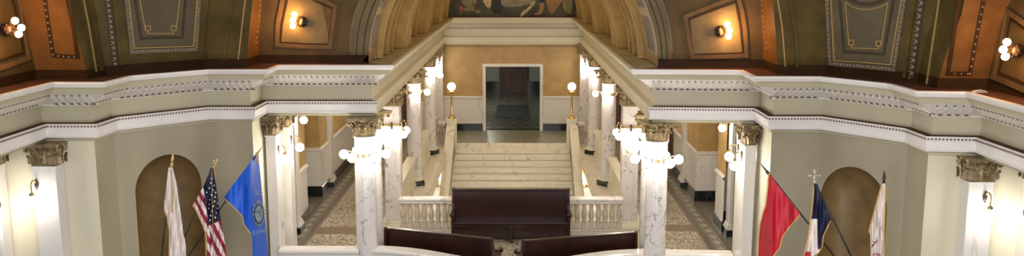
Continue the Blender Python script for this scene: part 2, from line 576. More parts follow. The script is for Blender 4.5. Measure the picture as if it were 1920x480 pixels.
# doors closing the ends of the two passages
for n, x0, x1 in ((2, -4.5, -3.35), (3, 3.3, 4.45)):
    mb = MB()
    mb.box(x0, x1, 33.32, 33.42, 0, 2.75, 0)
    w = (x1 - x0) / 6
    for k in range(6):
        mb.box(x0 + k * w + .03, x0 + (k + 1) * w - .03, 33.28, 33.34, .08, 2.68, 0, .008)
    struct(mb.build('door_%d' % n, M['darkwood']))

# ------------------------------------------------------------------ back room beyond the doorway
mb = MB()
mb.add([(-4, 46.8, 0), (4, 46.8, 0), (4, 46.8, 3.2), (-4, 46.8, 3.2)], [(0, 1, 2, 3)], 0)
mb.add([(-4, 34.95, 0), (-4, 46.8, 0), (-4, 46.8, 3.2), (-4, 34.95, 3.2)], [(0, 1, 2, 3)], 0)
mb.add([(4, 34.95, 0), (4, 46.8, 0), (4, 46.8, 3.2), (4, 34.95, 3.2)], [(0, 1, 2, 3)], 0)
mb.box(-4, -.72, 46.7, 46.82, 0, .5, 1); mb.box(.68, 4, 46.7, 46.82, 0, .5, 1)
mb.add([(-4, 34.9, 3.2), (4, 34.9, 3.2), (4, 46.8, 3.2), (-4, 46.8, 3.2)], [(0, 1, 2, 3)], 0)
struct(mb.build('wall_back.001', [M['roomwall'], M['marble_dark']]))
mb = MB()
mb.box(-.68, .64, 46.66, 46.8, 0, 2.5, 0)
for x0, x1 in ((-.6, -.06), (.02, .56)):
    for z0, z1 in ((.2, 1.0), (1.15, 2.3)):
        mb.box(x0 + .06, x1 - .06, 46.62, 46.7, z0, z1, 0, .012)
for x in (-.72, .60): mb.box(x, x + .1, 46.6, 46.8, 0, 2.6, 0)
struct(mb.build('door_4', M['darkwood']))
mb = MB(); mb.box(-4, 4, 35.15, 46.8, -.1, 0); struct(mb.build('floor.001', M['roomfloor']))
# inlaid tile rows
mb = MB()
for r in range(9):
    for k in range(-3, 4):
        mb.box(k * .5 - .12, k * .5 + .12, 35.6 + r * 1.15, 35.72 + r * 1.15, 0, .003)
struct(mb.build('floor.002', M['tzg']))
mb = MB()
mb.add([(-.74, 38.0, .003), (.68, 38.0, .003), (.66, 41.8, .003), (-.72, 41.8, .003), (-.74, 38.0, .014), (.68, 38.0, .014), (.66, 41.8, .014), (-.72, 41.8, .014)],
       [(4, 5, 6, 7), (0, 1, 5, 4), (1, 2, 6, 5), (2, 3, 7, 6), (3, 0, 4, 7)])
tag(mb.build('rug', M['rug'], None, (-.03, 39.9, 0)), 'black doormat lying on the dark floor beyond the doorway', 'rug', kind='thing')

# ------------------------------------------------------------------ floors
mb = MB()
def fl(x0, x1, y0, y1, mat, z=0.0, t=.35):
    mb.box(x0, x1, y0, y1, z - t, z, mat)
# left passage: field, brown cross bands, borders    0 tz 1 grey mosaic 2 brown 3 black 4 pale 5 landing
XE = 2.32
def passage(sg, xw, xs, y0, y1, bands):
    # xw wall line, xs inner edge of the border
    fl(*sorted((sg * XE, sg * xs)), y0, y1, 0)
    fl(*sorted((sg * xs, sg * 6.4)), y0, y1, 1)
    def strip(a, b, mat, ya=y0, yb=y1, h=.002):
        mb.box(*sorted((sg * a, sg * b)), ya, yb, 0, h, mat)
    strip(xs, xs + .07, 2); strip(xs + .07, xs + .095, 3); strip(xs + .125, xs + .15, 3)
    strip(xs + .44, xs + .465, 3, h=.003); strip(xs + .50, xs + .515, 3)
    for ya, yb in bands: strip(XE + .75, xs, 2, ya, yb, .0025)
    k = 0; y = y0 + .3
    while y < y1:
        cx = sg * (xs + .295); pts = []
        for q in range(8):
            a = PI / 4 * q; r = .13 if q % 2 == 0 else .075
            pts.append((cx + r * math.cos(a) * .8, y + r * 1.35 * math.sin(a)))
        mb.prism(pts, .001, .004, 4)
        # small brown lozenges between
        for dx in (-.06, .06):
            mb.prism([(cx + dx - .02, y + .24), (cx + dx, y + .20), (cx + dx + .02, y + .24), (cx + dx, y + .28)], .001, .004, 2)
        y += .48
def alcove(sg, xw, ya, yb):
    for q, (a, b) in enumerate(((.06, .09), (.16, .19))):
        mb.box(*sorted((sg * xw, sg * 6.3)), ya + a, ya + b, .0, .003, 3)
        mb.box(*sorted((sg * xw, sg * 6.3)), yb - b, yb - a, .0, .003, 3)
passage(-1, 5.06, 4.56, 17.0, 35.0, [(20.85, 21.45), (27.1, 27.7)])
passage(1, 5.06, 4.30, 17.0, 35.0, [(21.1, 21.65), (27.1, 27.7)])
alcove(-1, 5.06, 22.4, 24.55); alcove(1, 4.95, 21.9, 24.06)
fl(-XE, XE, 16.3, 21.02, 0)
fl(-XE, XE, 32.45, 35.35, 5)
# floor behind the flag stands
fl(-7.6, -4.7, 12.6, 17.0, 0, -.05); fl(4.4, 7.2, 11.4, 17.0, 0, -.05)
struct(mb.build('floor', [M['tz'], M['tzg'], M['tzb'], M['tzk'], M['tzp'], M['tzl']]))

# well edge: marble fascia with a roll along each side
mb = MB()
for sg in (-1, 1):
    mb.box(*sorted((sg * XE, sg * (XE - .05))), 21.3, 32.4, -.36, .012, 0, .012)
    mb.box(*sorted((sg * (XE - .05), sg * (XE - .09))), 21.3, 32.4, -.2, -.05, 0, .012)
    # pale marble slab the columns stand on
    mb.box(*sorted((sg * XE, sg * 3.15)), 21.3, 33.3, .0, .010, 0)
mb.box(-XE + .05, XE - .05, 32.38, 32.46, -.36, -.0, 0)
struct(mb.build('trim_3', M['marble_cream']))

# lower storey seen down the well
mb = MB()
mb.box(-7, 7, 15, 37, -4.75, -4.6, 0)
for sg in (-1, 1):
    mb.box(*sorted((sg * 5.0, sg * 5.2)), 17, 36, -4.6, -.35, 1)
mb.box(-7, 7, 33.5, 33.7, -4.6, -.35, 1)
struct(mb.build('floor.003', [M['marble_plain'], M['cream']]))

# ceilings of the passages
mb = MB()
mb.box(-6.5, -3.0, 17.95, 35.2, 3.30, 3.42); mb.box(2.98, 6.4, 17.2, 35.2, 3.30, 3.42)
struct(mb.build('ceiling.001', M['cream']))

# ------------------------------------------------------------------ upper walls and vault
U = offset(PATH, -.17)
DL = {0: (0, 0), 1: (-.05, -.25), 2: (-.12, -.30), 3: (-.12, -.12), 4: (.18, -.08), 5: (.17, -.05), 6: (.12, -.05)}
DR = {17: (0, 0), 16: (.08, -.25), 15: (.16, -.30), 14: (.15, -.12), 13: (-.14, -.08), 12: (-.14, -.05), 11: (-.12, -.05)}
XC = -.02
ZV = 7.6


def vcurve(i, z):
    b = U[i]
    if i == 7 or i == 10:
        R = abs(b.x - XC); h = min(z - ZT, R * .999)
        x = math.sqrt(R * R - h * h)
        return Vector((XC - x if i == 7 else XC + x, b.y, z))
    d = DL.get(i) or DR.get(i)
    t = (z - ZT) / 1.15
    t = max(0, t) ** 1.25 if t < 2 else 2.378 + (t - 2) * .5
    return Vector((b.x + d[0] * t, b.y + d[1] * t, z))


class Patch:
    def __init__(s, i): s.i = i
    def P(s, u, z): return vcurve(s.i, z).lerp(vcurve(s.i + 1, z), u)
    def N(s, u, z):
        e = .02
        n = (s.P(u + e, z) - s.P(u - e, z)).cross(s.P(u, z + e) - s.P(u, z - e))
        n.normalize()
        return n if n.y < 0 or abs(n.y) < .2 and n.x * s.P(u, z).x < 0 else -n
    def inv(s, x, y):
        u, z = .5, ZT + .6
        for _ in range(30):
            p = proj(s.P(u, z)); e = (x - p[0], y - p[1])
            if abs(e[0]) + abs(e[1]) < .02: break
            h = .01
            a = proj(s.P(u + h, z)); b = proj(s.P(u, z + h))
            j = ((a[0] - p[0]) / h, (b[0] - p[0]) / h, (a[1] - p[1]) / h, (b[1] - p[1]) / h)
            D = j[0] * j[3] - j[1] * j[2]
            du = (e[0] * j[3] - e[1] * j[1]) / D; dz = (j[0] * e[1] - j[2] * e[0]) / D
            u += max(-.5, min(.5, du)); z += max(-.4, min(.4, dz))
        return u, z
    def pts(s, px, closed=False, step=6):
        """points of a surface line through measured positions, finely divided"""
        out, nn = [], []
        L = px + [px[0]] if closed else px
        for (a, b) in zip(L[:-1], L[1:]):
            n = max(1, int(math.hypot(b[0] - a[0], b[1] - a[1]) / step))
            for k in range(n):
                q = s.inv(a[0] + (b[0] - a[0]) * k / n, a[1] + (b[1] - a[1]) * k / n)
                out.append(s.P(*q)); nn.append(s.N(*q))
        if not closed:
            q = s.inv(*L[-1]); out.append(s.P(*q)); nn.append(s.N(*q))
        return out, nn


UM = ['umber', 'brown', 'orange', 'olive', 'slate', 'taupe', 'gold', 'silver', 'frameorange', 'vault', 'pink', 'brownfield', 'patina']
M['brownfield'] = paint('vault_tan_brown', (0.165, 0.12, 0.058), .5, .25, 2.5, spec=.15)
UI = {k: i for i, k in enumerate(UM)}
umats = [M[k] for k in UM]


def surf(mb, pa, mat, base='umber', foot_h=.14):  # lowest strip takes the darker base colour
    zs = [ZT - .03, ZT + foot_h] + [ZT + foot_h + (ZV - ZT - foot_h) * ((k + 1) / 14) for k in range(14)]
    N = 12
    if pa.i in (6, 10): zs = [z for z in zs if z < ZT + 2.64] + [ZT + 2.64]
    vs = [pa.P(k / N, z) for z in zs for k in range(N + 1)]
    fs, b = [], N + 1
    for j in range(len(zs) - 1):
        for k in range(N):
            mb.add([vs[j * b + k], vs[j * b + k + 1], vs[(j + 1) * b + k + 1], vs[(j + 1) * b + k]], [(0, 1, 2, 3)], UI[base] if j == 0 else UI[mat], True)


def rib(mb, pa, px, w, h, mat, closed=False):
    p, n = pa.pts(px, closed); mb.ribbon(p, n, w, h, UI[mat], closed)


def beads(mb, pa, px, pitch, r, mat, h=.02, sc=(1, 1, 1)):
    p, n = pa.pts(px, False, 2)
    acc = 0; last = p[0]
    for a, b in zip(p, n):
        acc += (a - last).length; last = a
        if acc >= pitch:
            acc = 0
            mb.sphere(a + b * h, r, UI[mat], 7, 5, sc)


def plate(mb, pa, q, h, mat, nu=6, nv=8):
    g = []
    for j in range(nv + 1):
        for k in range(nu + 1):
            a, b = k / nu, j / nv
            x = (q[0][0] * (1 - a) + q[1][0] * a) * (1 - b) + (q[3][0] * (1 - a) + q[2][0] * a) * b
            y = (q[0][1] * (1 - a) + q[1][1] * a) * (1 - b) + (q[3][1] * (1 - a) + q[2][1] * a) * b
            i = pa.inv(x, y); g.append(pa.P(*i) + pa.N(*i) * h)
    w = nu + 1
    mb.add(g, [(j * w + k, j * w + k + 1, (j + 1) * w + k + 1, (j + 1) * w + k) for j in range(nv) for k in range(nu)], UI[mat], True)


def egg(mb, pa, px, w):
    rib(mb, pa, px, w, .015, 'taupe')
    beads(mb, pa, px, .085, w * .34, 'silver', .02, (1, 1, 1.2))
    px2 = [(x - w * 40, y) for x, y in px]
    beads(mb, pa, px2, .05, .016, 'silver', .02)


def wreath(mb, pa, px):
    beads(mb, pa, px, .055, .020, 'silver', .035, (1, 1, 1.3))


def upper(name, i0, F_):
    mb = MB(); F_(mb)
    return struct(mb.build(name, umats))


def left_upper(mb):
    pa = Patch(0); surf(mb, pa, 'brown')
    rib(mb, pa, [(-14, -30), (30, -20), (40, 20), (53, 108), (10, 124), (-30, 137)], .075, .028, 'frameorange')
    rib(mb, pa, [(-14, -30), (16, -22), (28, 20), (44, 99), (0, 113), (-30, 122)], .03, .02, 'umber')
    pa = Patch(1); surf(mb, pa, 'orange')
    rib(mb, pa, [(82, -30), (86, 10), (100, 104), (146, 107), (138, 50), (124, -30)], .06, .012, 'umber')
    plate(mb, pa, [(92, -30), (119, -30), (140, 100), (104, 99)], .006, 'orange')
    beads(mb, pa, [(82, -30), (86, 10), (100, 104)], .10, .017, 'silver', .018)
    beads(mb, pa, [(100, 104), (146, 107)], .08, .015, 'silver', .018)
    pa = Patch(2); surf(mb, pa, 'olive')
    rib(mb, pa, [(148, -30), (156, 0), (166, 50), (180, 134)], .02, .02, 'gold')
    rib(mb, pa, [(164, -30), (174, 20), (190, 132)], .07, .04, 'olive')
    pa = Patch(3); surf(mb, pa, 'olive')
    egg(mb, pa, [(196, -30), (203, 10), (216, 124)], .085)
    rib(mb, pa, [(206, -30), (214, 10), (226, 122)], .05, .03, 'olive')
    plate(mb, pa, [(236, -40), (372, -40), (365, 92), (246, 94)], .012, 'slate')
    rib(mb, pa, [(232, -40), (236, 0), (246, 97), (305, 94.5), (366, 92), (372, 0), (373, -40)], .07, .035, 'patina')
    wreath(mb, pa, [(232, -40), (236, 0), (246, 97), (305, 94.5), (366, 92), (372, 0), (373, -40)])
    rib(mb, pa, [(236, -40), (240, 0), (250, 90), (305, 88), (361, 86), (368, 0), (369, -40)], .016, .045, 'gold')
    rib(mb, pa, [(249, -40), (253, 0), (264, 72), (303, 70), (341, 70), (347, 0), (348, -40)], .045, .018, 'taupe')
    gold_border(mb, pa, (261, 0), (272, 57), (329, 57), (336, 0), False)
    egg(mb, pa, [(411, -30), (406, 10), (393, 112)], .085)
    rib(mb, pa, [(398, -30), (394, 10), (382, 112)], .05, .03, 'olive')
    pa = Patch(4); surf(mb, pa, 'olive')
    rib(mb, pa, [(464, -30), (460, 0), (454, 50), (447, 112)], .022, .02, 'gold')
    rib(mb, pa, [(440, -30), (436, 0), (428, 50), (420, 112)], .06, .03, 'olive')
    pa = Patch(5); surf(mb, pa, 'orange')
    beads(mb, pa, [(492, -30), (487, 0), (478, 84)], .085, .018, 'silver', .015)
    pa = Patch(6); surf(mb, pa, 'brown')
    arch_band(mb, pa, [(700, -40), (677, 0), (665, 30), (659, 60), (657, 96)], -1)
    plate(mb, pa, [(543, -30), (600, -12), (619, 84), (524, 80)], .004, 'brownfield')
    rib(mb, pa, [(541, -40), (530, 0), (521, 45), (520, 84), (570, 87), (619, 88), (624, 50), (629, 12), (590, -8)], .075, .028, 'frameorange', True)
    rib(mb, pa, [(548, -34), (539, 0), (530, 45), (526, 79), (570, 82), (616, 83), (620, 50), (625, 17), (590, 2)], .025, .025, 'umber', True)


def gold_border(mb, pa, tl, bl, br, tr, arc):
    s = 9
    def g(px, closed=False): rib(mb, pa, px, .013, .024, 'gold', closed)
    for c, sg in ((bl, 1), (br, -1)):
        x, y = c
        g([(x, y - s), (x + sg * s, y - s), (x + sg * s, y), (x, y)], True)
    ex = (bl[0] - tl[0]) / max(1, bl[1] - tl[1]); fx = (br[0] - tr[0]) / max(1, br[1] - tr[1])
    g([(tl[0] - ex * (0 if arc else 35), tl[1] - (0 if arc else 35)), bl]); g([(tr[0] - fx * (0 if arc else 35), tr[1] - (0 if arc else 35)), br])
    g([(bl[0] + s * .5, bl[1] + s * .6), (br[0] - s * .5, br[1] + s * .6)])
    g([(bl[0] + s * .5, bl[1]), (bl[0] + s * .5, bl[1] + s * .6)]); g([(br[0] - s * .5, br[1]), (br[0] - s * .5, br[1] + s * .6)])
    if arc:
        g([tl, (1600, 13), (1612, 16.5), (1625, 17.5), (1640, 16), (1652, 13), tr])


def arch_band(mb, pa, px, sg):
    """grey archivolt between the beaded moulding and the arris of the arch"""
    zs = [ZT + .14 + k * .12 for k in range(20)]
    bl = [pa.inv(*p) for p in px]; bl.sort(key=lambda q: q[1])
    def ub(z):
        for (u0, z0), (u1, z1) in zip(bl[:-1], bl[1:]):
            if z0 <= z <= z1: return u0 + (u1 - u0) * (z - z0) / (z1 - z0)
        return bl[0][0] if z < bl[0][1] else bl[-1][0]
    zs = [z for z in zs if z < bl[-1][1]]
    e = 1.0 if sg < 0 else 0.0
    rows = []
    for z in zs:
        u = ub(z)
        rows.append([pa.P(u, z) + pa.N(u, z) * .03, pa.P((u + e) / 2, z) + pa.N(.5, z) * .03, pa.P(e, z) + pa.N(e, z) * .03, pa.P(e, z)])
    mb.add([p for r in rows for p in r], [(4 * j + k, 4 * j + k + 1, 4 * j + 4 + k + 1, 4 * j + 4 + k) for j in range(len(rows) - 1) for k in range(3)], UI['brownfield'], False)
    for f, w in ((.35, .02), (.72, .025)):
        p = []; n = []
        for z in zs:
            u = ub(z); uu = u + (e - u) * f
            p.append(pa.P(uu, z) + pa.N(uu, z) * .03); n.append(pa.N(uu, z))
        mb.ribbon(p, n, w, .012, UI['taupe'])
    rib(mb, pa, px, .055, .04, 'brownfield')
    beads(mb, pa, px, .045, .015, 'silver', .042)


def right_upper(mb):
    pa = Patch(10); surf(mb, pa, 'brown')
    arch_band(mb, pa, [(1216, -40), (1240, 0), (1250, 30), (1256, 58), (1259, 98)], 1)
    plate(mb, pa, [(1292, 34), (1378, 2), (1392, 98), (1300, 101)], .004, 'brownfield')
    rib(mb, pa, [(1285, 31), (1330, 13), (1383, -8), (1392, 25), (1397, 60), (1399, 104), (1350, 106), (1298, 107), (1291, 70)], .075, .028, 'frameorange', True)
    rib(mb, pa, [(1292, 36), (1335, 20), (1380, 4), (1388, 50), (1393, 99), (1350, 101), (1300, 102), (1295, 70)], .025, .025, 'umber', True)
    pa = Patch(11); surf(mb, pa, 'orange')
    beads(mb, pa, [(1427, -30), (1430, 0), (1440, 96)], .085, .018, 'silver', .015)
    pa = Patch(12); surf(mb, pa, 'olive')
    rib(mb, pa, [(1452, -30), (1458, 0), (1466, 50), (1472, 125)], .022, .02, 'gold')
    rib(mb, pa, [(1474, -30), (1481, 0), (1491, 60), (1494, 125)], .06, .03, 'olive')
    pa = Patch(13); surf(mb, pa, 'olive')
    egg(mb, pa, [(1507, -30), (1513, 10), (1522, 128)], .085)
    rib(mb, pa, [(1520, -30), (1526, 10), (1535, 128)], .05, .03, 'olive')
    plate(mb, pa, [(1553, -40), (1698, -40), (1676, 127), (1558, 117)], .012, 'slate')
    rib(mb, pa, [(1549, -40), (1552, 0), (1558, 119), (1615, 124), (1677, 130), (1697, 0), (1703, -40)], .07, .035, 'patina')
    wreath(mb, pa, [(1549, -40), (1552, 0), (1558, 119), (1615, 124), (1677, 130), (1697, 0), (1703, -40)])
    rib(mb, pa, [(1557, -40), (1560, 0), (1566, 113), (1615, 116), (1672, 121), (1692, 0), (1698, -40)], .016, .045, 'gold')
    rib(mb, pa, [(1571, -40), (1575, 0), (1584, 97), (1620, 99), (1658, 102), (1676, 0), (1682, -40)], .045, .018, 'taupe')
    gold_border(mb, pa, (1586, 3), (1593, 84), (1653, 86), (1666, 5), True)
    p = [(1626 + 40 * math.cos(PI * k / 20), -18 - 27 * math.sin(PI * k / 20) + 0) for k in range(41)]
    rib(mb, pa, [(1626 + 42 * math.cos(PI * k / 20), -20 + 28 * math.sin(PI * k / 20)) for k in range(40)], .05, .03, 'taupe', True)
    egg(mb, pa, [(1736, -30), (1728, 10), (1710, 146)], .085)
    rib(mb, pa, [(1722, -30), (1714, 10), (1696, 146)], .05, .03, 'olive')
    pa = Patch(14); surf(mb, pa, 'olive')
    rib(mb, pa, [(1766, -30), (1760, 10), (1748, 90), (1738, 158)], .022, .02, 'gold')
    pa = Patch(15); surf(mb, pa, 'orange')
    rib(mb, pa, [(1806, -30), (1796, 10), (1777, 138), (1818, 138), (1832, 60), (1850, -30)], .06, .012, 'umber')
    plate(mb, pa, [(1813, -30), (1840, -30), (1812, 132), (1784, 132)], .006, 'orange')
    beads(mb, pa, [(1850, -30), (1832, 60), (1818, 138)], .10, .017, 'silver', .018)
    beads(mb, pa, [(1777, 138), (1818, 138)], .08, .015, 'silver', .018)
    pa = Patch(16); surf(mb, pa, 'brown')
    rib(mb, pa, [(1950, 64), (1920, 42), (1887, 18), (1876, 80), (1863, 144), (1890, 155), (1920, 168), (1950, 180)], .075, .028, 'frameorange')
    rib(mb, pa, [(1950, 76), (1920, 54), (1896, 36), (1886, 85), (1874, 137), (1895, 145), (1920, 156), (1950, 168)], .03, .02, 'umber')


upper('wall_left.003', 0, left_upper)
upper('wall_right.004', 10, right_upper)


def arcpts(R, a0, a1, n, zc=ZT):
    return [(XC + R * math.cos(a0 + (a1 - a0) * k / n), zc + R * math.sin(a0 + (a1 - a0) * k / n)) for k in range(n + 1)]


def arch_band_solid(mb, R0, R1, y0, y1, mat, a0=0.0, a1=PI, n=48):
    i = arcpts(R0, a0, a1, n); o = arcpts(R1, a0, a1, n)
    vs = []
    for (x, z), (X, Z) in zip(i, o): vs += [(x, y0, z), (X, y0, Z), (X, y1, Z), (x, y1, z)]
    fs = []
    for k in range(n):
        for q in range(4):
            fs.append((4 * k + q, 4 * k + (q + 1) % 4, 4 * k + 4 + (q + 1) % 4, 4 * k + 4 + q))
    fs += [(0, 1, 2, 3), (4 * n + 3, 4 * n + 2, 4 * n + 1, 4 * n)]
    mb.add(vs, fs, mat, False)


mb = MB()
arch_band_solid(mb, 2.645, 2.85, 18.3, 35.1, 0)
ceil = struct(mb.build('ceiling', M['vault']))
for y0, y1, r, k in [(18.45, 18.62, 2.54, 0), (19.30, 19.48, 2.54, 0), (20.0, 20.2, 2.54, 0), (20.95, 21.95, 2.38, 1), (23.7, 23.95, 2.56, 0), (24.85, 25.1, 2.54, 0),
                     (26.05, 27.1, 2.38, 1), (28.3, 28.5, 2.56, 0), (29.5, 29.75, 2.54, 0), (30.6, 31.7, 2.38, 1), (33.0, 33.3, 2.56, 0), (34.0, 34.3, 2.54, 0), (34.7, 35.1, 2.40, 0)]:
    mb = MB()
    arch_band_solid(mb, r, 2.66, y0, y1, 0)
    arch_band_solid(mb, r - .012, r + .01, y0 + .05, y0 + .08, 1)
    if k:
        for q in (.22, .5, .78):
            yy = y0 + (y1 - y0) * q
            arch_band_solid(mb, r - .04, r, yy - .06, yy + .06, 0)
    mb.build('vault_rib', [M['vault'], M['gold']], ceil)
# reveals of the front arch, with an inlaid relief panel
mb = MB()
for sg, y0, i0 in ((-1, U[7].y, 7), (1, U[10].y, 10)):
    R = abs(U[i0].x - XC)
    a = (PI * .5, PI) if sg < 0 else (0, PI * .5)
    arch_band_solid(mb, R, R + .1, y0, 18.42, 0, a[0], a[1], 24)
    h = (18.42 - y0)
    for (t0, t1) in ((.09, .33), (.40, .64)):
        aa = (PI - t1, PI - t0) if sg < 0 else (t0, t1)
        arch_band_solid(mb, R - .012, R, y0 + h * .2, 18.42 - h * .2, 1, aa[0], aa[1], 10)
        b = arcpts(R - .014, aa[0], aa[1], 24)
        for (x, z) in b[1:-1]:
            for f in (.34, .5, .66):
                mb.sphere((x, y0 + h * f, z), .026, 2, 6, 4)
struct(mb.build('trim_4', [M['pink'], M['bronzeshadow'], M['silver']]))

# lunette with its dark mural
mb = MB()
n = 40
p = arcpts(2.66, 0, PI, n)
mb.add([(x, 35.08, z) for x, z in p] + [(XC + 2.66, 35.08, ZT - .05), (XC - 2.66, 35.08, ZT - .05)], [tuple(range(n + 1)) + (n + 2, n + 1)], 0)
struct(mb.build('wall_back.002', M['vault']))
# ================================================================== THINGS
def capital_mb(r, h, square=False, w2=None):
    """leafy capital, base at z = 0: bell, two tiers of leaves, corner volutes, concave abacus"""
    mb = MB()
    sy = 1.0 if w2 is None else w2 / r
    if square:
        mb.box(-r * 1.06, r * 1.06, -r * 1.06 * sy, r * 1.06 * sy, 0, .03, 0, .008)
        mb.box(-r, r, -r * sy, r * sy, .02, h * .55, 0); mb.box(-r * 1.1, r * 1.1, -r * 1.1 * sy, r * 1.1 * sy, h * .5, h - .05, 0)
        rad = lambda a: r / max(abs(math.cos(a)), abs(math.sin(a)))
    else:
        mb.lathe([(r * 1.0, 0), (r * 1.08, .008), (r * 1.10, .02), (r * 1.02, .032), (r * .96, .05), (r * .98, h * .5), (r * 1.1, h * .75), (r * 1.28, h - .06)], n=28)
        rad = lambda a: r * .98
    A = r * 1.70
    # abacus with hollow sides and clipped corners
    def ab(z0, z1, A):
        pts = []
        for q in range(4):
            b = q * PI / 2
            for k in range(9):
                t = -1 + 2 * k / 8
                x, y = A * .93 * t, -A * (1 - .17 * (1 - t * t))
                c, s = math.cos(b), math.sin(b)
                pts.append((x * c - y * s, (x * s + y * c) * (1 if not square else 1)))
        if sy != 1: pts = [(x, y * (A + w2 - r) / A ) for x, y in pts]
        mb.prism(pts, z0, z1, 0)
    ab(h - .055, h - .035, A * .95); ab(h - .032, h, A)
    # leaves
    nl = 8
    for tier, (z0, hh, wf, ph, curl) in enumerate(((.03, h * .42, .42, 0, .05), (.05, h * .58, .36, .5, .055))):
        for k in range(nl):
            a = 2 * PI * (k + ph) / nl
            R0 = rad(a)
            c, s = math.cos(a), math.sin(a)
            g = []
            J = 7
            for j in range(J + 1):
                t = j / J
                z = z0 + hh * math.sin(min(t * 1.15, 1.0) * PI / 2) - (max(0, t - .85) * .18)
                out = .012 + curl * t ** 2.2 + (tier * .010)
                wd = R0 * wf * (1 - .25 * t) * (1 + .16 * (j % 2)) * (1 if t < .85 else .55)
                for q in (-1, -.5, 0, .5, 1):
                    o = out + (.012 if q == 0 else (.0 if abs(q) == .5 else .008))
                    x = c * (R0 + o) - s * q * wd; y = (s * (R0 + o) + c * q * wd)
                    g.append((x, y * sy if square else y, z))
            fs = [(j * 5 + q, j * 5 + q + 1, j * 5 + q + 6, j * 5 + q + 5) for j in range(J) for q in range(4)]
            mb.add(g, fs, 0, False)
            tip = g[-3]
            mb.sphere(tip, .016, 0, 6, 5)
    # volutes: a pair of stems on every face sweeping out to scrolls under the corners
    for q in range(4):
        b = q * PI / 2
        cb, sb = math.cos(b), math.sin(b)
        def T(x, y, z):
            X, Y = x * cb - y * sb, x * sb + y * cb
            return (X, Y * sy if square else Y, z)
        for sg in (-1, 1):
            pts = []; rr = []
            n = 8
            for k in range(n + 1):
                t = k / n
                x = sg * (r * .12 + (A * .66 - r * .12) * t)
                y = -(r * 1.03 + (A * .80 - r * 1.0) * t ** 1.5)
                pts.append(T(x, y, h * .40 + (h * .88 - h * .40) * math.sin(t * PI / 2))); rr.append(.014 + .007 * t)
            cx, cz = A * .70, h * .88 - .048
            for k in range(1, 19):
                th = PI / 2 - k * .5
                ro = .048 * (1 - k / 21)
                pts.append(T(sg * (cx + ro * math.cos(th)), -(A * .84), cz + ro * math.sin(th))); rr.append(.018 * (1 - k / 26))
            mb.tube(pts, rr, 0, 6)
            # small inner scroll
            pts = []
            for k in range(14):
                th = -PI / 2 + k * .5; ro = .026 * (1 - k / 18)
                pts.append(T(sg * (.038 - ro * math.cos(th) * 1), -(r * 1.14 + .02), h * .74 + ro * math.sin(th)))
            mb.tube(pts, .007, 0, 5)
        mb.sphere(T(0, -A * .86, h - .03), .036, 0, 8, 6, (1, .7, .9))
        for dx, dz, sc in ((0, .0, 1.8), (-.03, -.02, 1.4), (.03, -.02, 1.4)):
            mb.sphere(T(dx, -r * 1.14, h * .64 + dz), .020, 0, 7, 5, (1, .7, sc))
    return mb


ZC = 3.28      # underside of the entablature
CH = .36


def make_column(loc, label, r=.205, group=None):
    t = thing('column', label, 'column', loc, 0, group)
    mb = MB(); mb.box(-.222, .222, -.222, .222, 0, .15, 0, .006); mb.build('plinth', M['marble_dark'], t)
    mb = MB(); mb.lathe([(.235, .15), (.255, .16), (.262, .18), (.252, .20), (.230, .21), (.222, .222), (.230, .235), (.236, .245), (.228, .257), (.214, .262), (r + .005, .275)], n=36)
    mb.build('base', M['marble_cream'], t)
    top = ZC - CH
    prof = [(r + .012, .262), (r + .003, .29)] + [(r * (1 - .10 * max(0, (k / 10 - .3)) ** 1.3), .29 + (top - .06 - .29) * k / 10) for k in range(1, 11)]
    e = prof[-1][0]
    prof += [(e + .008, top - .035), (e + .02, top - .022), (e + .022, top)]
    mb = MB(); mb.lathe(prof, n=40); mb.build('shaft', M['marble'], t)
    c = capital_mb(r * .93, CH)
    for k in range(len(c.v)): c.v[k] = (c.v[k][0], c.v[k][1], c.v[k][2] + top)
    c.build('capital', M['capital'], t)
    return t


def make_pillar(loc, label, w=.185, d=.185, top=ZC - CH, cat='pillar', name='square_pillar', base=True, rz=0, cap_h=None, mat='marble', group=None):
    t = thing(name, label, cat, loc, rz, group)
    if base:
        mb = MB()
        for a, z0, z1 in ((.075, 0, .09), (.060, .09, .12), (.040, .12, .165), (.022, .165, .19)):
            mb.box(-w - a, w + a, -d - a, d + a, z0, z1, 0, .008)
        mb.build('base', M['marble_cream'], t)
    mb = MB(); mb.box(-w, w, -d, d, .19 if base else -.5, top - .02, 0, .012); mb.box(-w - .012, w + .012, -d - .012, d + .012, top - .03, top, 0, .005)
    mb.build('shaft', M[mat], t)
    c = capital_mb(w * .96, cap_h or ZC - top, True, d * .96)
    for k in range(len(c.v)): c.v[k] = (c.v[k][0], c.v[k][1], c.v[k][2] + top)
    c.build('capital', M['capital'], t)
    return t


cL = make_column((-2.79, 17.45, 0), 'round veined marble column at the left end of the curved front railing')
dup(cL, (-2.79, 18.25, 0), .7, 'marble column standing just behind the front column on the left')
xr = atY(1231.75, 300, 16.95).x
dup(cL, (xr, 16.95, 0), 1.9, 'round veined marble column at the right end of the curved front railing')
xr2 = atY(1199, 400, 17.85).x + .21
dup(cL, (xr2, 17.85, 0), 2.9, 'marble column standing just behind the front column on the right')
dup(cL, (-2.76, 25.85, 0), .35, 'round marble column on the left edge of the stairwell, second from its far end')
dup(cL, (-2.74, 30.4, 0), 1.1, 'round marble column on the left edge of the stairwell, nearest the landing')
dup(cL, (2.70, 25.85, 0), 2.2, 'round marble column on the right edge of the stairwell, second from its far end')
dup(cL, (2.69, 30.4, 0), .8, 'round marble column on the right edge of the stairwell, nearest the landing')
make_pillar((-2.775, 21.45, 0), 'square marble pillar at the left end of the balustrade behind the centre bench')
make_pillar((2.75, 21.45, 0), 'square marble pillar at the right end of the balustrade behind the centre bench', .19)
make_pillar((-2.80, 34.80, 0), 'flat marble pilaster against the ochre end wall left of the doorway', .18, .16, cat='pilaster', name='marble_pilaster')
make_pillar((2.66, 34.80, 0), 'flat marble pilaster against the ochre end wall right of the doorway', .17, .16, cat='pilaster', name='marble_pilaster')
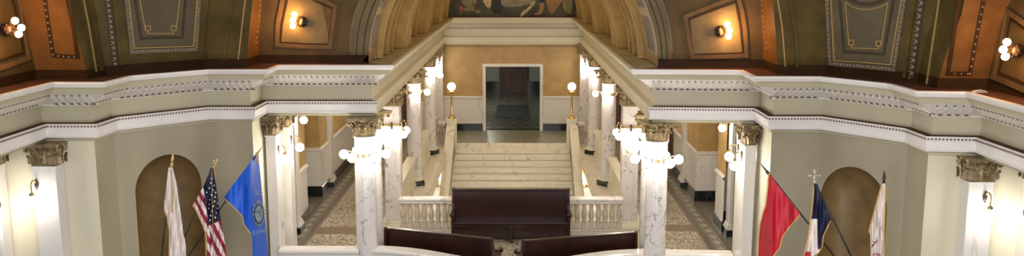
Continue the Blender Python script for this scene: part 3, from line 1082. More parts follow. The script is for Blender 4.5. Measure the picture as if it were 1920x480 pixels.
# jamb pilasters of the side bays and of the side arms
J = dict(base=False, cat='pilaster', name='marble_pilaster', mat='marble_plain')
make_pillar((-4.57, 17.62, 0), 'white marble pilaster behind the blue flag, nearer of two', .10, .20, **J)
make_pillar((-4.56, 18.55, 0), 'white marble pilaster behind the blue flag, further of two', .11, .18, **J)
make_pillar((4.29, 16.62, 0), 'white marble pilaster left of the red flag, nearer of two', .10, .20, **J)
make_pillar((4.42, 17.45, 0), 'white marble pilaster left of the red flag, further of two', .09, .18, **J)
make_pillar((-7.46, 14.72, 0), 'brightly lit white pilaster near the left end of the picture', .19, .14, **J)
make_pillar((-8.42, 14.72, 0), 'white pilaster cut off by the left picture edge', .20, .14, **J)
make_pillar((6.98, 13.64, 0), 'brightly lit white pilaster near the right end of the picture', .19, .14, **J)
make_pillar((7.92, 13.64, 0), 'white pilaster cut off by the right picture edge', .20, .14, **J)


def wall_strip(loc, label, w, d, h):
    """flat passage pilaster with moulded foot and dark plinth"""
    t = thing('passage_pilaster', label, 'pilaster', loc)
    mb = MB(); mb.box(-w - .06, w + .06, -d - .06, d + .06, 0, .15, 0, .005); mb.build('plinth', M['marble_dark'], t)
    mb = MB()
    for a, z0, z1 in ((.055, .15, .20), (.035, .20, .25), (.018, .25, .29)): mb.box(-w - a, w + a, -d - a, d + a, z0, z1, 0, .008)
    mb.build('base', M['marble_plain'], t)
    mb = MB(); mb.box(-w, w, -d, d, .29, h, 0, .01); mb.build('shaft', M['marble_plain'], t)


wall_strip((-5.02, 21.0, 0), 'white pilaster at the mouth of the left passage', .10, .16, 3.3)
wall_strip((-5.14, 25.75, 0), 'white pilaster halfway down the left passage wall', .08, .19, 3.3)
wall_strip((5.06, 20.85, 0), 'white pilaster at the mouth of the right passage', .10, .16, 3.3)
wall_strip((4.84, 25.75, 0), 'white pilaster halfway down the right passage wall', .08, .19, 3.3)


# ------------------------------------------------------------------ light fittings
def column_light(loc, label, r, angs, dist=.40, drop=.0, square=False, gr=.086, group=None, stubs=()):
    t = thing('column_light', label, 'light fitting', loc, 0, group)
    mb = MB()
    if square:
        for a in (-1, 1):
            mb.box(-r - .02, r + .02, a * (r + .008) - .012, a * (r + .008) + .012, -.035, .035, 0, .004)
            mb.box(a * (r + .008) - .012, a * (r + .008) + .012, -r - .02, r + .02, -.035, .035, 0, .004)
            for x in (-.7, -.25, .25, .7): mb.sphere((x * r, a * (r + .02), 0), .012, 1, 6, 4)
            mb.box(-.022, .022, a * (r + .02) - .014, a * (r + .02) + .014, -.10, .055, 1, .006)
    else:
        mb.lathe([(r + .004, -.035), (r + .02, -.034), (r + .02, -.024), (r + .014, -.02), (r + .014, .02), (r + .02, .024), (r + .02, .034), (r + .004, .035)], n=36)
        for k in range(12):
            a = 2 * PI * k / 12
            mb.sphere(((r + .016) * math.cos(a), (r + .016) * math.sin(a), 0), .014, 1, 6, 4)
    mb.build('band', [M['fitting'], M['bronze']], t)
    for a in angs:
        c, s = math.cos(a), math.sin(a)
        mb = MB()
        r0 = r * (1.38 if square else 1) + .01
        P = [(c * (r0 + (dist - r0) * k / 8), s * (r0 + (dist - r0) * k / 8), .07 * math.sin(PI * k / 8) + (.04 - drop + gr) * 0 - (drop - gr) * (k / 8) ** 2 * (1 if drop > 0 else 0)) for k in range(9)]
        mb.tube(P, .010, 0, 6)
        mb.sphere((c * r0, s * r0, 0), .03, 1, 8, 6, (1, 1, 1.5))
        e = Vector(P[-1])
        zc = -drop
        if drop > 0: mb.lathe([(.012, .05), (.035, .03), (.042, -.005), (.03, -.012)], e.x, e.y, zc + gr, 14, 0)
        else: mb.lathe([(.015, 0), (.038, .012), (.040, .028), (.03, .034)], e.x, e.y, -gr - .022 + .0, 14, 0); mb.tube([e, (e.x, e.y, -gr)], .009, 0, 6)
        arm = mb.build('arm', [M['fitting'], M['bronze']], t)
        g = MB(); g.sphere((e.x, e.y, zc if drop > 0 else .0), gr, 0, 20, 14); g.build('globe', M['globe'], t)
    for a in stubs:
        c, s = math.cos(a), math.sin(a)
        mb = MB(); mb.tube([(c * r, s * r, 0), (c * (r + .05), s * (r + .05), .02), (c * (r + .07), s * (r + .07), .06)], .014, 0, 6)
        mb.sphere((c * (r + .07), s * (r + .07), .065), .022, 0, 8, 6); mb.build('bracket', M['fitting'], t)
    return t


def zat(px, py, Y): return atY(px, py, Y).z


A6 = [math.radians(a) for a in (180, 122, 62, 5, -55, -118)]
column_light((-2.79, 17.45, zat(683, 293, 17.25)), 'brass ring light with globe lamps round the front left column', .20, A6, .40)
column_light((-2.79, 18.25, zat(700, 271, 18.0)), 'brass ring light on the column behind the front left column', .20, [math.radians(a) for a in (-12, -60, 60)], .36)
column_light((xr, 16.95, zat(1232, 303, 16.75)), 'brass ring light with globe lamps round the front right column', .20, [PI - a for a in A6], .40)
column_light((xr2, 17.85, zat(1215, 283, 17.6)), 'brass ring light on the column behind the front right column', .20, [math.radians(a) for a in (192, 240, 120)], .36)
column_light((-2.775, 21.45, zat(735, 234, 21.25)), 'square brass band light on the pillar left of the centre bench', .19, [math.radians(a) for a in (-45, -135, 45, 135)], .40, .21, True)
column_light((2.75, 21.45, zat(1183, 238, 21.25)), 'square brass band light on the pillar right of the centre bench', .195, [math.radians(a) for a in (-45, -135, 45, 135)], .40, .21, True)
ST = [math.radians(a) for a in (160, -20)]
column_light((-2.76, 25.85, zat(776, 175, 25.6)), 'ring light on the second column of the left stairwell colonnade', .195, [math.radians(a) for a in (0, -75, 90)], .38, stubs=[math.radians(a) for a in (180, -30, 215)])
column_light((2.70, 25.85, zat(1143, 178, 25.6)), 'ring light on the second column of the right stairwell colonnade', .195, [math.radians(a) for a in (180, -105, 90)], .38, stubs=[math.radians(a) for a in (0, 210, -35)])
column_light((-2.74, 30.4, zat(806, 143, 30.2)), 'ring light on the left column nearest the landing', .195, [math.radians(a) for a in (15, -75, 90)], .38, stubs=[math.radians(a) for a in (180, -30)])
column_light((2.69, 30.4, zat(1117, 145, 30.2)), 'ring light on the right column nearest the landing', .195, [math.radians(a) for a in (165, -105, 90)], .38, stubs=[math.radians(a) for a in (0, 210)])


def wall_light(loc, rz, label, drop=.10, reach=.22, gr=.086, group=None):
    """back plate, swan neck and hanging globe; rz turns its arm away from the wall (local -y)"""
    t = thing('wall_light', label, 'light fitting', loc, rz, group)
    mb = MB(); mb.sphere((0, -.012, 0), .035, 0, 10, 8, (1, .5, 2.0)); mb.sphere((0, -.02, .075), .016, 0, 8, 6, (1, 1, 1.6)); mb.sphere((0, -.02, -.075), .014, 0, 8, 6)
    mb.build('back_plate', M['bronze'], t)
    mb = MB()
    mb.tube([(0, -.02 - reach * k / 8, .03 + .06 * math.sin(PI * k / 8 * .9)) for k in range(9)] + [(0, -.02 - reach, -drop + gr + .03)], .011, 0, 8)
    mb.lathe([(.012, .05), (.036, .03), (.046, 0), (.034, -.008)], 0, -.02 - reach, -drop + gr, 14, 0)
    mb.build('arm', M['fitting'], t)
    g = MB(); g.sphere((0, -.02 - reach, -drop), gr, 0, 20, 14); g.build('globe', M['globe'], t)


# the arms of the jamb lights point into the bay (+x on the left side)
p = atY(517, 281, 17.55); wall_light((-4.47, 17.55, p.z), PI / 2 - .5, 'globe light on the nearer pilaster behind the blue flag', .16, .16)
p = atY(535, 264, 18.4); wall_light((-4.45, 18.5, p.z), PI / 2 - .3, 'globe light on the further pilaster behind the blue flag', .14, .18)
p = atY(548, 214, 20.9); wall_light((-4.92, 20.95, p.z), PI / 2 - .2, 'globe light high on the pilaster at the left passage mouth', .14, .18)
p = atY(1400, 295, 16.5); wall_light((4.19, 16.6, p.z), -PI / 2 + .5, 'globe light on the nearer pilaster left of the red flag', .16, .16)
p = atY(1381, 280, 17.4); wall_light((4.33, 17.45, p.z), -PI / 2 + .3, 'globe light on the further pilaster left of the red flag', .14, .18)
p = atY(1352, 228, 20.8); wall_light((4.94, 20.8, p.z), -PI / 2 + .2, 'globe light high on the pilaster at the right passage mouth', .14, .18)
p = atY(65, 348, 14.5); wall_light((p.x, 14.57, p.z), 0, 'bronze wall light on the bright pilaster at the left', .22, .16, .08)
p = atY(1852, 372, 13.4); wall_light((p.x, 13.49, p.z), 0, 'bronze wall light on the bright pilaster at the right', .22, .16, .08)
p = atY(-6, 385, 14.5); wall_light((p.x, 14.57, p.z), 0, 'wall light glowing at the left picture edge', .16, .16, .08)
p = atY(1928, 400, 13.4); wall_light((p.x, 13.49, p.z), 0, 'wall light glowing at the right picture edge', .16, .16, .08)
p = atY(824, 113, 34.6); wall_light((p.x, 34.63, p.z), 0, 'globe light on the pilaster left of the far doorway', .22, .14)
p = atY(1097, 115, 34.6); wall_light((p.x, 34.63, p.z), 0, 'globe light on the pilaster right of the far doorway', .22, .14)


def vault_light(pa, px, py, bulbs, label):
    u, z = pa.inv(px, py); c = pa.P(u, z); n = pa.N(u, z)
    t = thing('vault_light', label, 'light fitting', c)
    B = [Vector(atY(x, y, c.y - .24)) - c for x, y in bulbs]
    mid = sum(B, Vector()) / 3
    d = (mid - n * .0); d.normalize()
    mb = MB()
    s = .020
    base = Vector((0, 0, 0)) + n * .01
    ax = (mid - base)
    L = ax.length
    prof = [(0, .02), (.05, .03), (.14, .085), (.22, .095), (.30, .088), (.42, .100), (.50, .075), (.56, .05)]
    up = ax.normalized()
    a = up.orthogonal().normalized(); b = up.cross(a)
    vs = []; N = 16
    for f, r in prof:
        for k in range(N):
            w = 2 * PI * k / N; rr = r * (1.12 if k % 2 else .92)
            vs.append(base + up * (f * L) + (a * math.cos(w) + b * math.sin(w)) * rr)
    fs = [(i * N + k, i * N + (k + 1) % N, (i + 1) * N + (k + 1) % N, (i + 1) * N + k) for i in range(len(prof) - 1) for k in range(N)]
    fs += [tuple(range(N)), tuple((len(prof) - 1) * N + k for k in range(N))]
    mb.add(vs, fs, 0, True)
    mb.sphere(base, .03, 0, 8, 6)
    for k in range(8):
        w = 2 * PI * k / 8
        q = base + up * (.5 * L) + (a * math.cos(w) + b * math.sin(w)) * .085
        mb.sphere(q, .018, 0, 6, 5)
    for q in B:
        mb.tube([base + up * (.5 * L), base + up * (.62 * L) + (q - mid) * .6, q - up * .04], .010, 0, 6)
        mb.sphere(q - up * .045, .022, 0, 8, 6)
    mb.build('bracket', M['bronze'], t)
    for q in B:
        g = MB(); g.sphere(q, .052, 0, 16, 12, (1, 1, 1.0)); g.build('bulb', M['bulb'], t)
    return t


vault_light(Patch(6), 574, 42, [(552, 27), (549, 38), (549, 49)], 'three-bulb bronze light on the painted panel left of the arch')
vault_light(Patch(10), 1343, 60, [(1364, 46), (1368, 57), (1366, 68)], 'three-bulb bronze light on the painted panel right of the arch')
vault_light(Patch(0), 4, 57, [(28, 39), (40, 52), (35, 64)], 'three-bulb bronze light at the left picture edge')
vault_light(Patch(16), 1914, 96, [(1888, 79), (1881, 93), (1885, 106)], 'three-bulb bronze light at the right picture edge')

# ------------------------------------------------------------------ parapets between the columns
def parapet(x, y0, y1, label):
    t = thing('marble_parapet', label, 'parapet', (x, (y0 + y1) / 2, 0))
    L = (y1 - y0) / 2
    mb = MB(); mb.box(-.09, .09, -L, L, .01, .78, 0); mb.box(-.12, .12, -L, L, .01, .12, 0, .01)
    for k in range(3):
        a = -L + .15 + k * (2 * L - .2) / 3
        for xx in (-.095, .085): mb.box(xx, xx + .01, a, a + (2 * L - .6) / 3, .2, .68, 0, .003)
    mb.build('body', M['marble_cream'], t)
    mb = MB(); mb.box(-.135, .135, -L, L, .78, .86, 0, .015); mb.build('cap', M['marble_cream'], t)


for sg, x, s in ((-1, -2.82, 'left'), (1, 2.78, 'right')):
    parapet(x, 21.68, 25.62, 'solid marble parapet on the %s of the stairwell, between pillar and column' % s)
    parapet(x, 26.10, 30.15, 'solid marble parapet on the %s of the stairwell, between its two round columns' % s)
    parapet(x, 30.66, 33.2, 'solid marble parapet on the %s of the stairwell, beside the landing' % s)


# ------------------------------------------------------------------ balustrades
def baluster_mb(h, w=.066):
    mb = MB()
    mb.box(-w, w, -w, w, 0, h * .25, 0, .004)
    mb.lathe([(w * .80, h * .25), (w * .92, h * .275), (w * .92, h * .30), (w * .62, h * .325), (w * .60, h * .35), (w * .86, h * .42), (w * 1.0, h * .50), (w * 1.0, h * .57),
              (w * .84, h * .68), (w * .60, h * .78), (w * .54, h * .83), (w * .70, h * .85), (w * .70, h * .875), (w * .58, h * .885), (w * .85, h * .92), (w * .88, h * .94)], n=20)
    mb.box(-w * .95, w * .95, -w * .95, w * .95, h * .94, h, 0, .003)
    return mb


def balustrade(x0, x1, y, z0, cap_z, label, n, name='marble_balustrade', depth=.15, base_h=.13):
    t = thing(name, label, 'balustrade', ((x0 + x1) / 2, y, z0))
    L = (x1 - x0) / 2; H = cap_z - z0
    mb = MB(); mb.box(-L, L, -depth * .75, depth * .75, 0, base_h, 0, .01); mb.box(-L, L, -depth * .85, depth * .85, 0, base_h * .45, 0, .008); mb.build('base_rail', M['marble_baluster_shaded'], t)
    mb = MB(); mb.box(-L, L, -depth, depth, H - .055, H, 0, .014); mb.box(-L, L, -depth * .8, depth * .8, H - .12, H - .05, 0, .012); mb.build('cap_rail', M['marble'], t)
    b = None
    for k in range(n):
        x = -L + (k + .5) * 2 * L / n
        if b is None:
            b = baluster_mb(H - .12 - base_h).build('baluster', M['marble_baluster_shaded'], t); b.location = (x, 0, base_h)
        else:
            c = b.copy(); COL.objects.link(c); c.parent = t; c.location = (x, 0, base_h)


balustrade(-2.58, 2.55, 20.87, 0, .86, 'long marble balustrade across the head of the stairwell behind the centre bench', 32)
balustrade(-2.62, -2.36, 32.4, 0, .77, 'short marble balustrade beside the left lamp post at the landing', 2)
balustrade(2.27, 2.52, 32.4, 0, .75, 'short marble balustrade beside the right lamp post at the landing', 2)

# curved front railing and its straight wings
def railing(pts, label, origin):
    t = thing('marble_railing', label, 'railing', origin)
    pf = [(.04, -.9), (.04, .42), (.06, .44), (.06, .50), (.04, .52), (.04, .62), (.26, .62), (.26, .52), (.24, .50), (.24, .44), (.26, .42), (.26, -.9)]
    mb = MB(); mb.sweep(pts, pf, [0] * 12)
    mb.build('body', M['marble_plain'], t, origin)
    mb = MB(); mb.sweep(pts, [(.02, .62), (0, .635), (-.005, .66), (0, .70), (.02, .72), (.28, .72), (.30, .70), (.31, .67), (.30, .645), (.27, .62), (.02, .62)], [0] * 11)
    mb.build('cap', M['marble_plain'], t, origin)


def smooth(pts, n=6):
    out = []
    for i in range(len(pts) - 1):
        p0 = Vector(pts[max(0, i - 1)]); p1 = Vector(pts[i]); p2 = Vector(pts[i + 1]); p3 = Vector(pts[min(len(pts) - 1, i + 2)])
        for k in range(n):
            t = k / n
            out.append(.5 * ((2 * p1) + (p2 - p0) * t + (2 * p0 - 5 * p1 + 4 * p2 - p3) * t * t + (3 * p1 - p0 - 3 * p2 + p3) * t ** 3))
    out.append(Vector(pts[-1])); return [(p.x, p.y) for p in out]


railing(smooth([(-2.67, 17.565), (-2.2, 17.50), (-1.62, 17.28), (-.98, 16.92), (-.5, 16.66), (0, 16.52), (.5, 16.60), (1.02, 16.86), (1.75, 17.20), (2.2, 17.32), (2.58, 17.37)]),
        'curved white marble railing bulging forward between the two front columns', (0, 16.5, 0))
railing([(-4.46, 17.54), (-2.92, 17.54)], 'straight white marble railing between the left pilasters and the front left column', (-3.7, 17.5, 0))
railing([(2.82, 17.36), (4.2, 17.26)], 'straight white marble railing between the front right column and the right pilasters', (3.5, 17.3, 0))

# ------------------------------------------------------------------ staircase
st = thing('staircase', 'wide pale marble staircase rising to the landing before the doorway', 'staircase', (0, 32.41, 0))
SX0, SX1 = -2.03, 1.99
sp = None
for k in range(1, 27):
    z = -.165 * k; y = -.33 * k
    if sp is None:
        mb = MB(); mb.box(SX0, SX1, 0, .36, -.155, 0); mb.box(SX0, SX1, -.03, .05, -.04, .002, 0, .010)
        sp = mb.build('step', M['marble_step'], st); sp.location = (0, y, z)
    else:
        c = sp.copy(); COL.objects.link(c); c.parent = st; c.location = (0, y, z)
mb = MB(); mb.add([(SX0, .0, -.3), (SX1, .0, -.3), (SX1, -8.7, -4.6), (SX0, -8.7, -4.6)], [(0, 1, 2, 3)]); mb.build('soffit', M['marble_cream'], st)
for x0, x1 in ((-2.33, -2.03), (1.98, 2.27)):
    mb = MB()
    Y1, Y0 = -.20, -9.6
    f = lambda y: .77 + .5 * (y + .0)
    vs = [(x, y, z) for x in (x0 + .04, x1 - .04) for (y, z) in ((Y1, f(Y1) - .07), (Y0, f(Y0) - .07), (Y0, f(Y0) - 1.1), (Y1, f(Y1) - 1.2))]
    mb.add(vs, [(0, 1, 2, 3), (4, 7, 6, 5), (0, 4, 5, 1), (3, 2, 6, 7), (1, 5, 6, 2), (0, 3, 7, 4)])
    vs = [(x, y, z) for x in (x0, x1) for (y, z) in ((Y1, f(Y1)), (Y0, f(Y0)), (Y0, f(Y0) - .08), (Y1, f(Y1) - .08))]
    mb.add(vs, [(0, 1, 2, 3), (4, 7, 6, 5), (0, 4, 5, 1), (3, 2, 6, 7), (1, 5, 6, 2), (0, 3, 7, 4)])
    mb.build('stringer', M['marble_cream'], st)


def newel(x, label):
    t = thing('newel_post', label, 'newel post', (x, 32.42, -.6))
    mb = MB(); mb.box(-.17, .17, -.17, .17, 0, 1.36, 0, .012); mb.box(-.14, .14, -.178, -.16, .3, 1.25, 0, .005); mb.build('body', M['marble_cream'], t)
    mb = MB(); mb.box(-.20, .20, -.20, .20, 1.40, 1.48, 0, .014); mb.box(-.185, .185, -.185, .185, 1.35, 1.41, 0, .01); mb.build('cap', M['marble_cream'], t)


newel(-2.15, 'marble newel post carrying the left lamp at the top of the stairs')
newel(2.06, 'marble newel post carrying the right lamp at the top of the stairs')


def lamp_post(x, label):
    t = thing('lamp_post', label, 'lamp', (x, 32.42, .88))
    mb = MB(); mb.lathe([(.13, 0), (.135, .015), (.12, .035), (.09, .045), (.10, .06), (.075, .085), (.055, .10), (.05, .13)], n=24); mb.build('base', M['brass'], t)
    mb = MB(); N = 24
    prof = [(.045, .12), (.052, .14), (.04, .16), (.036, .5), (.032, .84), (.045, .86), (.05, .875), (.035, .89)]
    mb.lathe(prof, n=12)
    mb.build('pole', M['brass'], t)
    mb = MB(); mb.lathe([(.03, .88), (.05, .90), (.11, .925), (.13, .945), (.10, .95), (.07, .985), (.08, 1.0)], n=24)
    for k in range(4):
        a = PI / 2 * k
        mb.tube([(.04 * math.cos(a), .04 * math.sin(a), .86), (.10 * math.cos(a), .10 * math.sin(a), .87), (.13 * math.cos(a), .13 * math.sin(a), .92), (.12 * math.cos(a), .12 * math.sin(a), .955)], .008, 0, 6)
    mb.build('saucer', M['brass'], t)
    g = MB(); g.sphere((0, 0, 1.12), .145, 0, 24, 16); gl = g.build('globe', M['globe_soft'], t)
    mb = MB(); mb.lathe([(.146, 1.112), (.149, 1.116), (.149, 1.122), (.146, 1.126)], n=28); mb.build('globe_band', M['brass'], t)


lamp_post(-2.15, 'tall brass lamp with a single globe on the left newel post')
lamp_post(2.06, 'tall brass lamp with a single globe on the right newel post')


# ------------------------------------------------------------------ benches
def bench(loc, rz, w, H, label):
    t = thing('wooden_bench', label, 'bench', loc, rz, 'long dark benches by the stairwell')
    L = w / 2
    # ends: tall back post, arm and scroll, front leg
    for sg in (-1, 1):
        x0, x1 = sorted((sg * (L - .055), sg * L))
        pr = [(0, 0), (-.02, 0), (-.46, 0), (-.47, .06), (-.43, .12), (-.41, .42), (-.45, .52), (-.47, .60), (-.44, .66), (-.38, .665), (-.26, .64), (-.16, .68), (-.10, .80), (-.07, H - .04), (-.075, H), (.0, H + .01), (.025, H - .03), (.03, .5), (.03, 0)]
        mb = MB(); vs = [(x0, y, z) for y, z in pr] + [(x1, y, z) for y, z in pr]; n = len(pr)
        mb.add(vs, [tuple(range(n)), tuple(range(n, 2 * n))] + [(i, (i + 1) % n, n + (i + 1) % n, n + i) for i in range(n)])
        e = mb.build('end_panel', M['wood'], t)
        mb = MB(); mb.box(min(x0, x1) - .015, max(x0, x1) + .015, -.49, -.24, .655, .69, 0, .012)
        mb.tube([(min(x0, x1) - .02, -.47, .625), (max(x0, x1) + .02, -.47, .625)], .045, 0, 14)
        mb.tube([(min(x0, x1) - .03, -.47, .625), (max(x0, x1) + .03, -.47, .625)], .018, 0, 10)
        mb.build('arm_scroll', M['wood'], e)
    mb = MB()
    vs = [(x, y, z) for x in (-L + .05, L - .05) for (y, z) in ((-.10, .44), (-.07, .44), (-.015, H - .02), (-.05, H - .02))]
    mb.add(vs, [(0, 1, 2, 3), (4, 7, 6, 5), (0, 4, 5, 1), (1, 5, 6, 2), (2, 6, 7, 3), (3, 7, 4, 0)])
    mb.box(-L + .05, L - .05, -.03, .02, .10, .50, 0); mb.box(-L + .05, L - .05, -.02, .028, .12, .20, 0, .006)
    mb.build('backrest', M['wood'], t)
    mb = MB(); mb.box(-L + .03, L - .03, -.085, .03, H - .045, H, 0, .012); mb.build('top_rail', M['wood'], t)
    mb = MB(); mb.box(-L + .05, L - .05, -.46, -.05, .425, .455, 0, .010); mb.box(-L + .05, L - .05, -.43, -.40, .34, .43, 0); mb.build('seat', M['wood'], t)
    mb = MB(); mb.box(-.03, .03, -.42, 0, .05, .42, 0, .005); mb.box(-.035, .035, -.50, .0, 0, .06, 0, .012); mb.box(-.035, .035, -.46, -.40, .05, .35, 0, .012); mb.build('leg', M['wood'], t)
    mb = MB(); mb.box(-L + .06, L - .06, -.33, -.31, .08, .42, 0); mb.build('front_board', M['wood'], t)
    return t


bench((-.02, 20.63, 0), 0, 2.66, 1.13, 'long dark wooden bench facing the front with its back to the balustrade')
def bench2(a, b, H, label):
    a, b = Vector(a), Vector(b); m = (a + b) / 2; d = b - a
    bench((m.x, m.y, 0), math.atan2(d.y, d.x) + PI, d.length, H, label)
bench2((-2.52, 17.92), (-.35, 17.12), .98, 'long dark wooden bench seen from behind at the left half of the curved railing')
bench2((.21, 17.0), (2.46, 17.62), .98, 'long dark wooden bench seen from behind at the right half of the curved railing')

# ------------------------------------------------------------------ mural in the lunette
mur = thing('mural', 'dark painted mural of draped figures filling the lunette above the doorway', 'mural', (XC, 35.05, ZT))
mb = MB(); n = 40; R = 2.395
pp = arcpts(R, 0, PI, n, 0)
mb.add([(x - XC, 0, z) for x, z in pp] + [(x - XC, .03, z) for x, z in pp], [tuple(range(n + 1)), tuple(range(n + 1, 2 * n + 2))] + [(i, (i + 1) % (n + 1), n + 1 + (i + 1) % (n + 1), n + 1 + i) for i in range(n + 1)])
mm, nt, b = nodes('mural_ground')
v = coords(nt, 1)
f1 = noise(nt, v, 1.1, 6, .6, 1.0)
nt.links.new(ramp(nt, f1, [(.3, (.012, .014, .007)), (.5, (.05, .048, .022)), (.62, (.10, .085, .045)), (.8, (.17, .13, .07))]), b.inputs['Base Color']); b.inputs['Roughness'].default_value = .6
mb.build('canvas', mm, mur)
mp = {k: paint('mural_' + k, c, .65, .35, 9) for k, c in dict(flesh=(.32, .19, .10), drab=(.22, .19, .10), cloth=(.42, .33, .19), red=(.32, .10, .06), rust=(.33, .17, .07), deep=(.015, .02, .02), haze=(.20, .17, .12)).items()}
cx8, k8 = 840, 250 / 1920
def mpoly(pts, col, lift):
    q = [atY(840 + x * k8, y * k8, 35.0) for x, y in pts]
    c = []
    N = len(q)
    for i in range(N):     # round the outline off
        a, b_ = q[i], q[(i + 1) % N]
        c += [a * .75 + b_ * .25, a * .25 + b_ * .75]
    vs = [Vector((p.x - XC, -lift, p.z - ZT)) for p in c] + [Vector((p.x - XC, -lift + .006, p.z - ZT)) for p in c]
    n = len(c)
    m_ = MB(); m_.add(vs, [tuple(range(n)), tuple(range(n, 2 * n))] + [(i, (i + 1) % n, n + (i + 1) % n, n + i) for i in range(n)])
    m_.build('painted_figure', mp[col], mur)
Z_ = -140
mpoly([(720, Z_), (1300, Z_), (1240, 40), (1130, 80), (900, 105), (800, 95), (740, 30)], 'haze', .004)
mpoly([(620, Z_), (760, Z_), (760, 60), (800, 150), (760, 210), (640, 200), (620, 100)], 'deep', .008)
mpoly([(150, Z_), (330, Z_), (350, 60), (390, 130), (380, 165), (230, 160), (210, 110), (300, 120), (190, 40)], 'drab', .010)
mpoly([(330, Z_), (430, Z_), (410, 30), (385, 62), (360, 30)], 'flesh', .013)
mpoly([(165, 95), (215, 90), (225, 150), (185, 180), (160, 150)], 'red', .014)
mpoly([(390, 150), (430, 145), (475, 168), (450, 185), (400, 195)], 'flesh', .014)
mpoly([(490, Z_), (625, Z_), (625, 40), (610, 110), (590, 128), (540, 80), (500, 20)], 'cloth', .012)
mpoly([(1240, 0), (1270, 30), (1160, 160), (1060, 245), (1035, 240), (1060, 170), (1160, 110)], 'cloth', .010)
mpoly([(1290, Z_), (1390, Z_), (1385, 60), (1370, 160), (1330, 215), (1240, 215), (1250, 190), (1310, 170), (1330, 90)], 'flesh', .012)
mpoly([(1300, Z_), (1400, Z_), (1390, 50), (1310, 45)], 'deep', .015)
mpoly([(1410, Z_), (1740, Z_), (1650, 20), (1570, 110), (1510, 210), (1470, 180), (1440, 100), (1410, 20)], 'rust', .012)
mpoly([(1640, Z_), (1800, Z_), (1790, 200), (1700, 190), (1640, 60)], 'drab', .006)

# ------------------------------------------------------------------ flags
def cloth(name, rows, Y0, colf, mats, parent, origin, amp, kx, ph, nx=80, ny=280, edge=None, fringe=None, foldfn=None):
    ys = [r[0] for r in rows]
    def at(y):
        for a, b in zip(rows[:-1], rows[1:]):
            if a[0] <= y <= b[0]:
                t = (y - a[0]) / (b[0] - a[0]); return a[1] + (b[1] - a[1]) * t, a[2] + (b[2] - a[2]) * t
        return rows[-1][1:]
    def dep(x, y):
        t = min(1, (y - ys[0]) / 60)
        d = amp * t * math.sin(kx * (x - .12 * (y - ys[0])) + ph) + amp * .35 * t * math.sin(kx * 2.3 * (x + .06 * y) + 1)
        return Y0 + d + (foldfn(x, y) if foldfn else 0)
    mb = MB(); g = []; pxs = []
    for j in range(ny + 1):
        y = ys[0] + (ys[-1] - ys[0]) * j / ny
        xl, xr_ = at(y)
        for k in range(nx + 1):
            x = xl + (xr_ - xl) * k / nx
            g.append(atY(x, y, dep(x, y)) - Vector((0, 0, 0))); pxs.append((x, y))
    w = nx + 1; b = 0
    mb.v = [tuple(p) for p in g]
    for j in range(ny):
        for k in range(nx):
            mb.f.append((j * w + k, j * w + k + 1, (j + 1) * w + k + 1, (j + 1) * w + k))
            x = (pxs[j * w + k][0] + pxs[(j + 1) * w + k + 1][0]) / 2; y = (pxs[j * w + k][1] + pxs[(j + 1) * w + k + 1][1]) / 2
            mb.m.append(colf(x, y)); mb.s.append(True)
    o = mb.build('cloth', mats, parent, origin)
    s = o.modifiers.new('Solidify', 'SOLIDIFY'); s.thickness = .006
    if fringe:
        for side, ya, yb in fringe:
            m = MB(); pts = []; y = ya
            while y <= yb:
                xl, xr_ = at(y); x = xl if side < 0 else xr_
                pts.append(atY(x + side * .6, y, dep(x, y) - .008)); y += 2
            m.tube(pts, .010, 0, 6); m.build('fringe', M['fringe'], o, origin)
    return o, dep


def pole(parent, origin, tip, base, Y, finial='spear', mat='polegold'):
    a, b = atY(*tip, Y), atY(*base, Y)
    mb = MB(); mb.tube([a, b], .014, 0, 10)
    mb.build('pole', M['pole'], parent, origin)
    d = (a - b).normalized()
    mb = MB(); mb.tube([a - d * .04, a + d * .02, a + d * .03], [.022, .024, .012], 0, 10)
    if finial == 'spear':
        mb.tube([a + d * .02, a + d * .05, a + d * .09, a + d * .15, a + d * .20], [.010, .022, .026, .014, .002], 0, 8)
    elif finial == 'thin':
        mb.tube([a + d * .02, a + d * .05, a + d * .17], [.012, .014, .003], 0, 8)
    elif finial == 'eagle':
        c = a + d * .06
        mb.sphere(c, .022, 0, 8, 6, (1, 1, 1.7)); mb.sphere(c + Vector((.01, -.01, .05)), .012, 0, 8, 6)
        for sg in (-1, 1): mb.tube([c, c + Vector((sg * .03, 0, .05)), c + Vector((sg * .025, .01, .11))], [.014, .016, .003], 0, 6)
        mb.sphere(a + d * .02, .02, 0, 8, 6)
    elif finial == 'cross':
        c = a + Vector((-.01, 0, .10))
        for q in range(4):
            w = q * PI / 2
            e = c + Vector((math.cos(w), 0, math.sin(w))) * .075
            mb.tube([c, e], [.010, .014], 0, 6); mb.sphere(e, .022, 0, 8, 6)
        mb.tube([a, c], .010, 0, 6)
    mb.build('finial', M[mat], parent, origin)
    # tassel cord at the head
    m = MB(); c = a - d * .03
    m.sphere(c, .026, 0, 8, 6)
    for q, (dx, l) in enumerate(((.02, .10), (.035, .14))):
        m.tube([c, c + Vector((dx, -.03, -l * .5)), c + Vector((dx * .8, -.03, -l))], [.008, .008, .014], 0, 6)
    m.build('tassel', M['fringe'], parent, origin)


YL, YR = 14.6, 13.2
BL, BR = (297, 560), (1642, 575)


def flag(label, tip, Y, base, finial='spear', fm='polegold'):
    o = atY(*base, Y)
    t = thing('flag', label, 'flag', o)
    pole(t, o, tip, base, Y + .075, finial, fm)
    return t, o


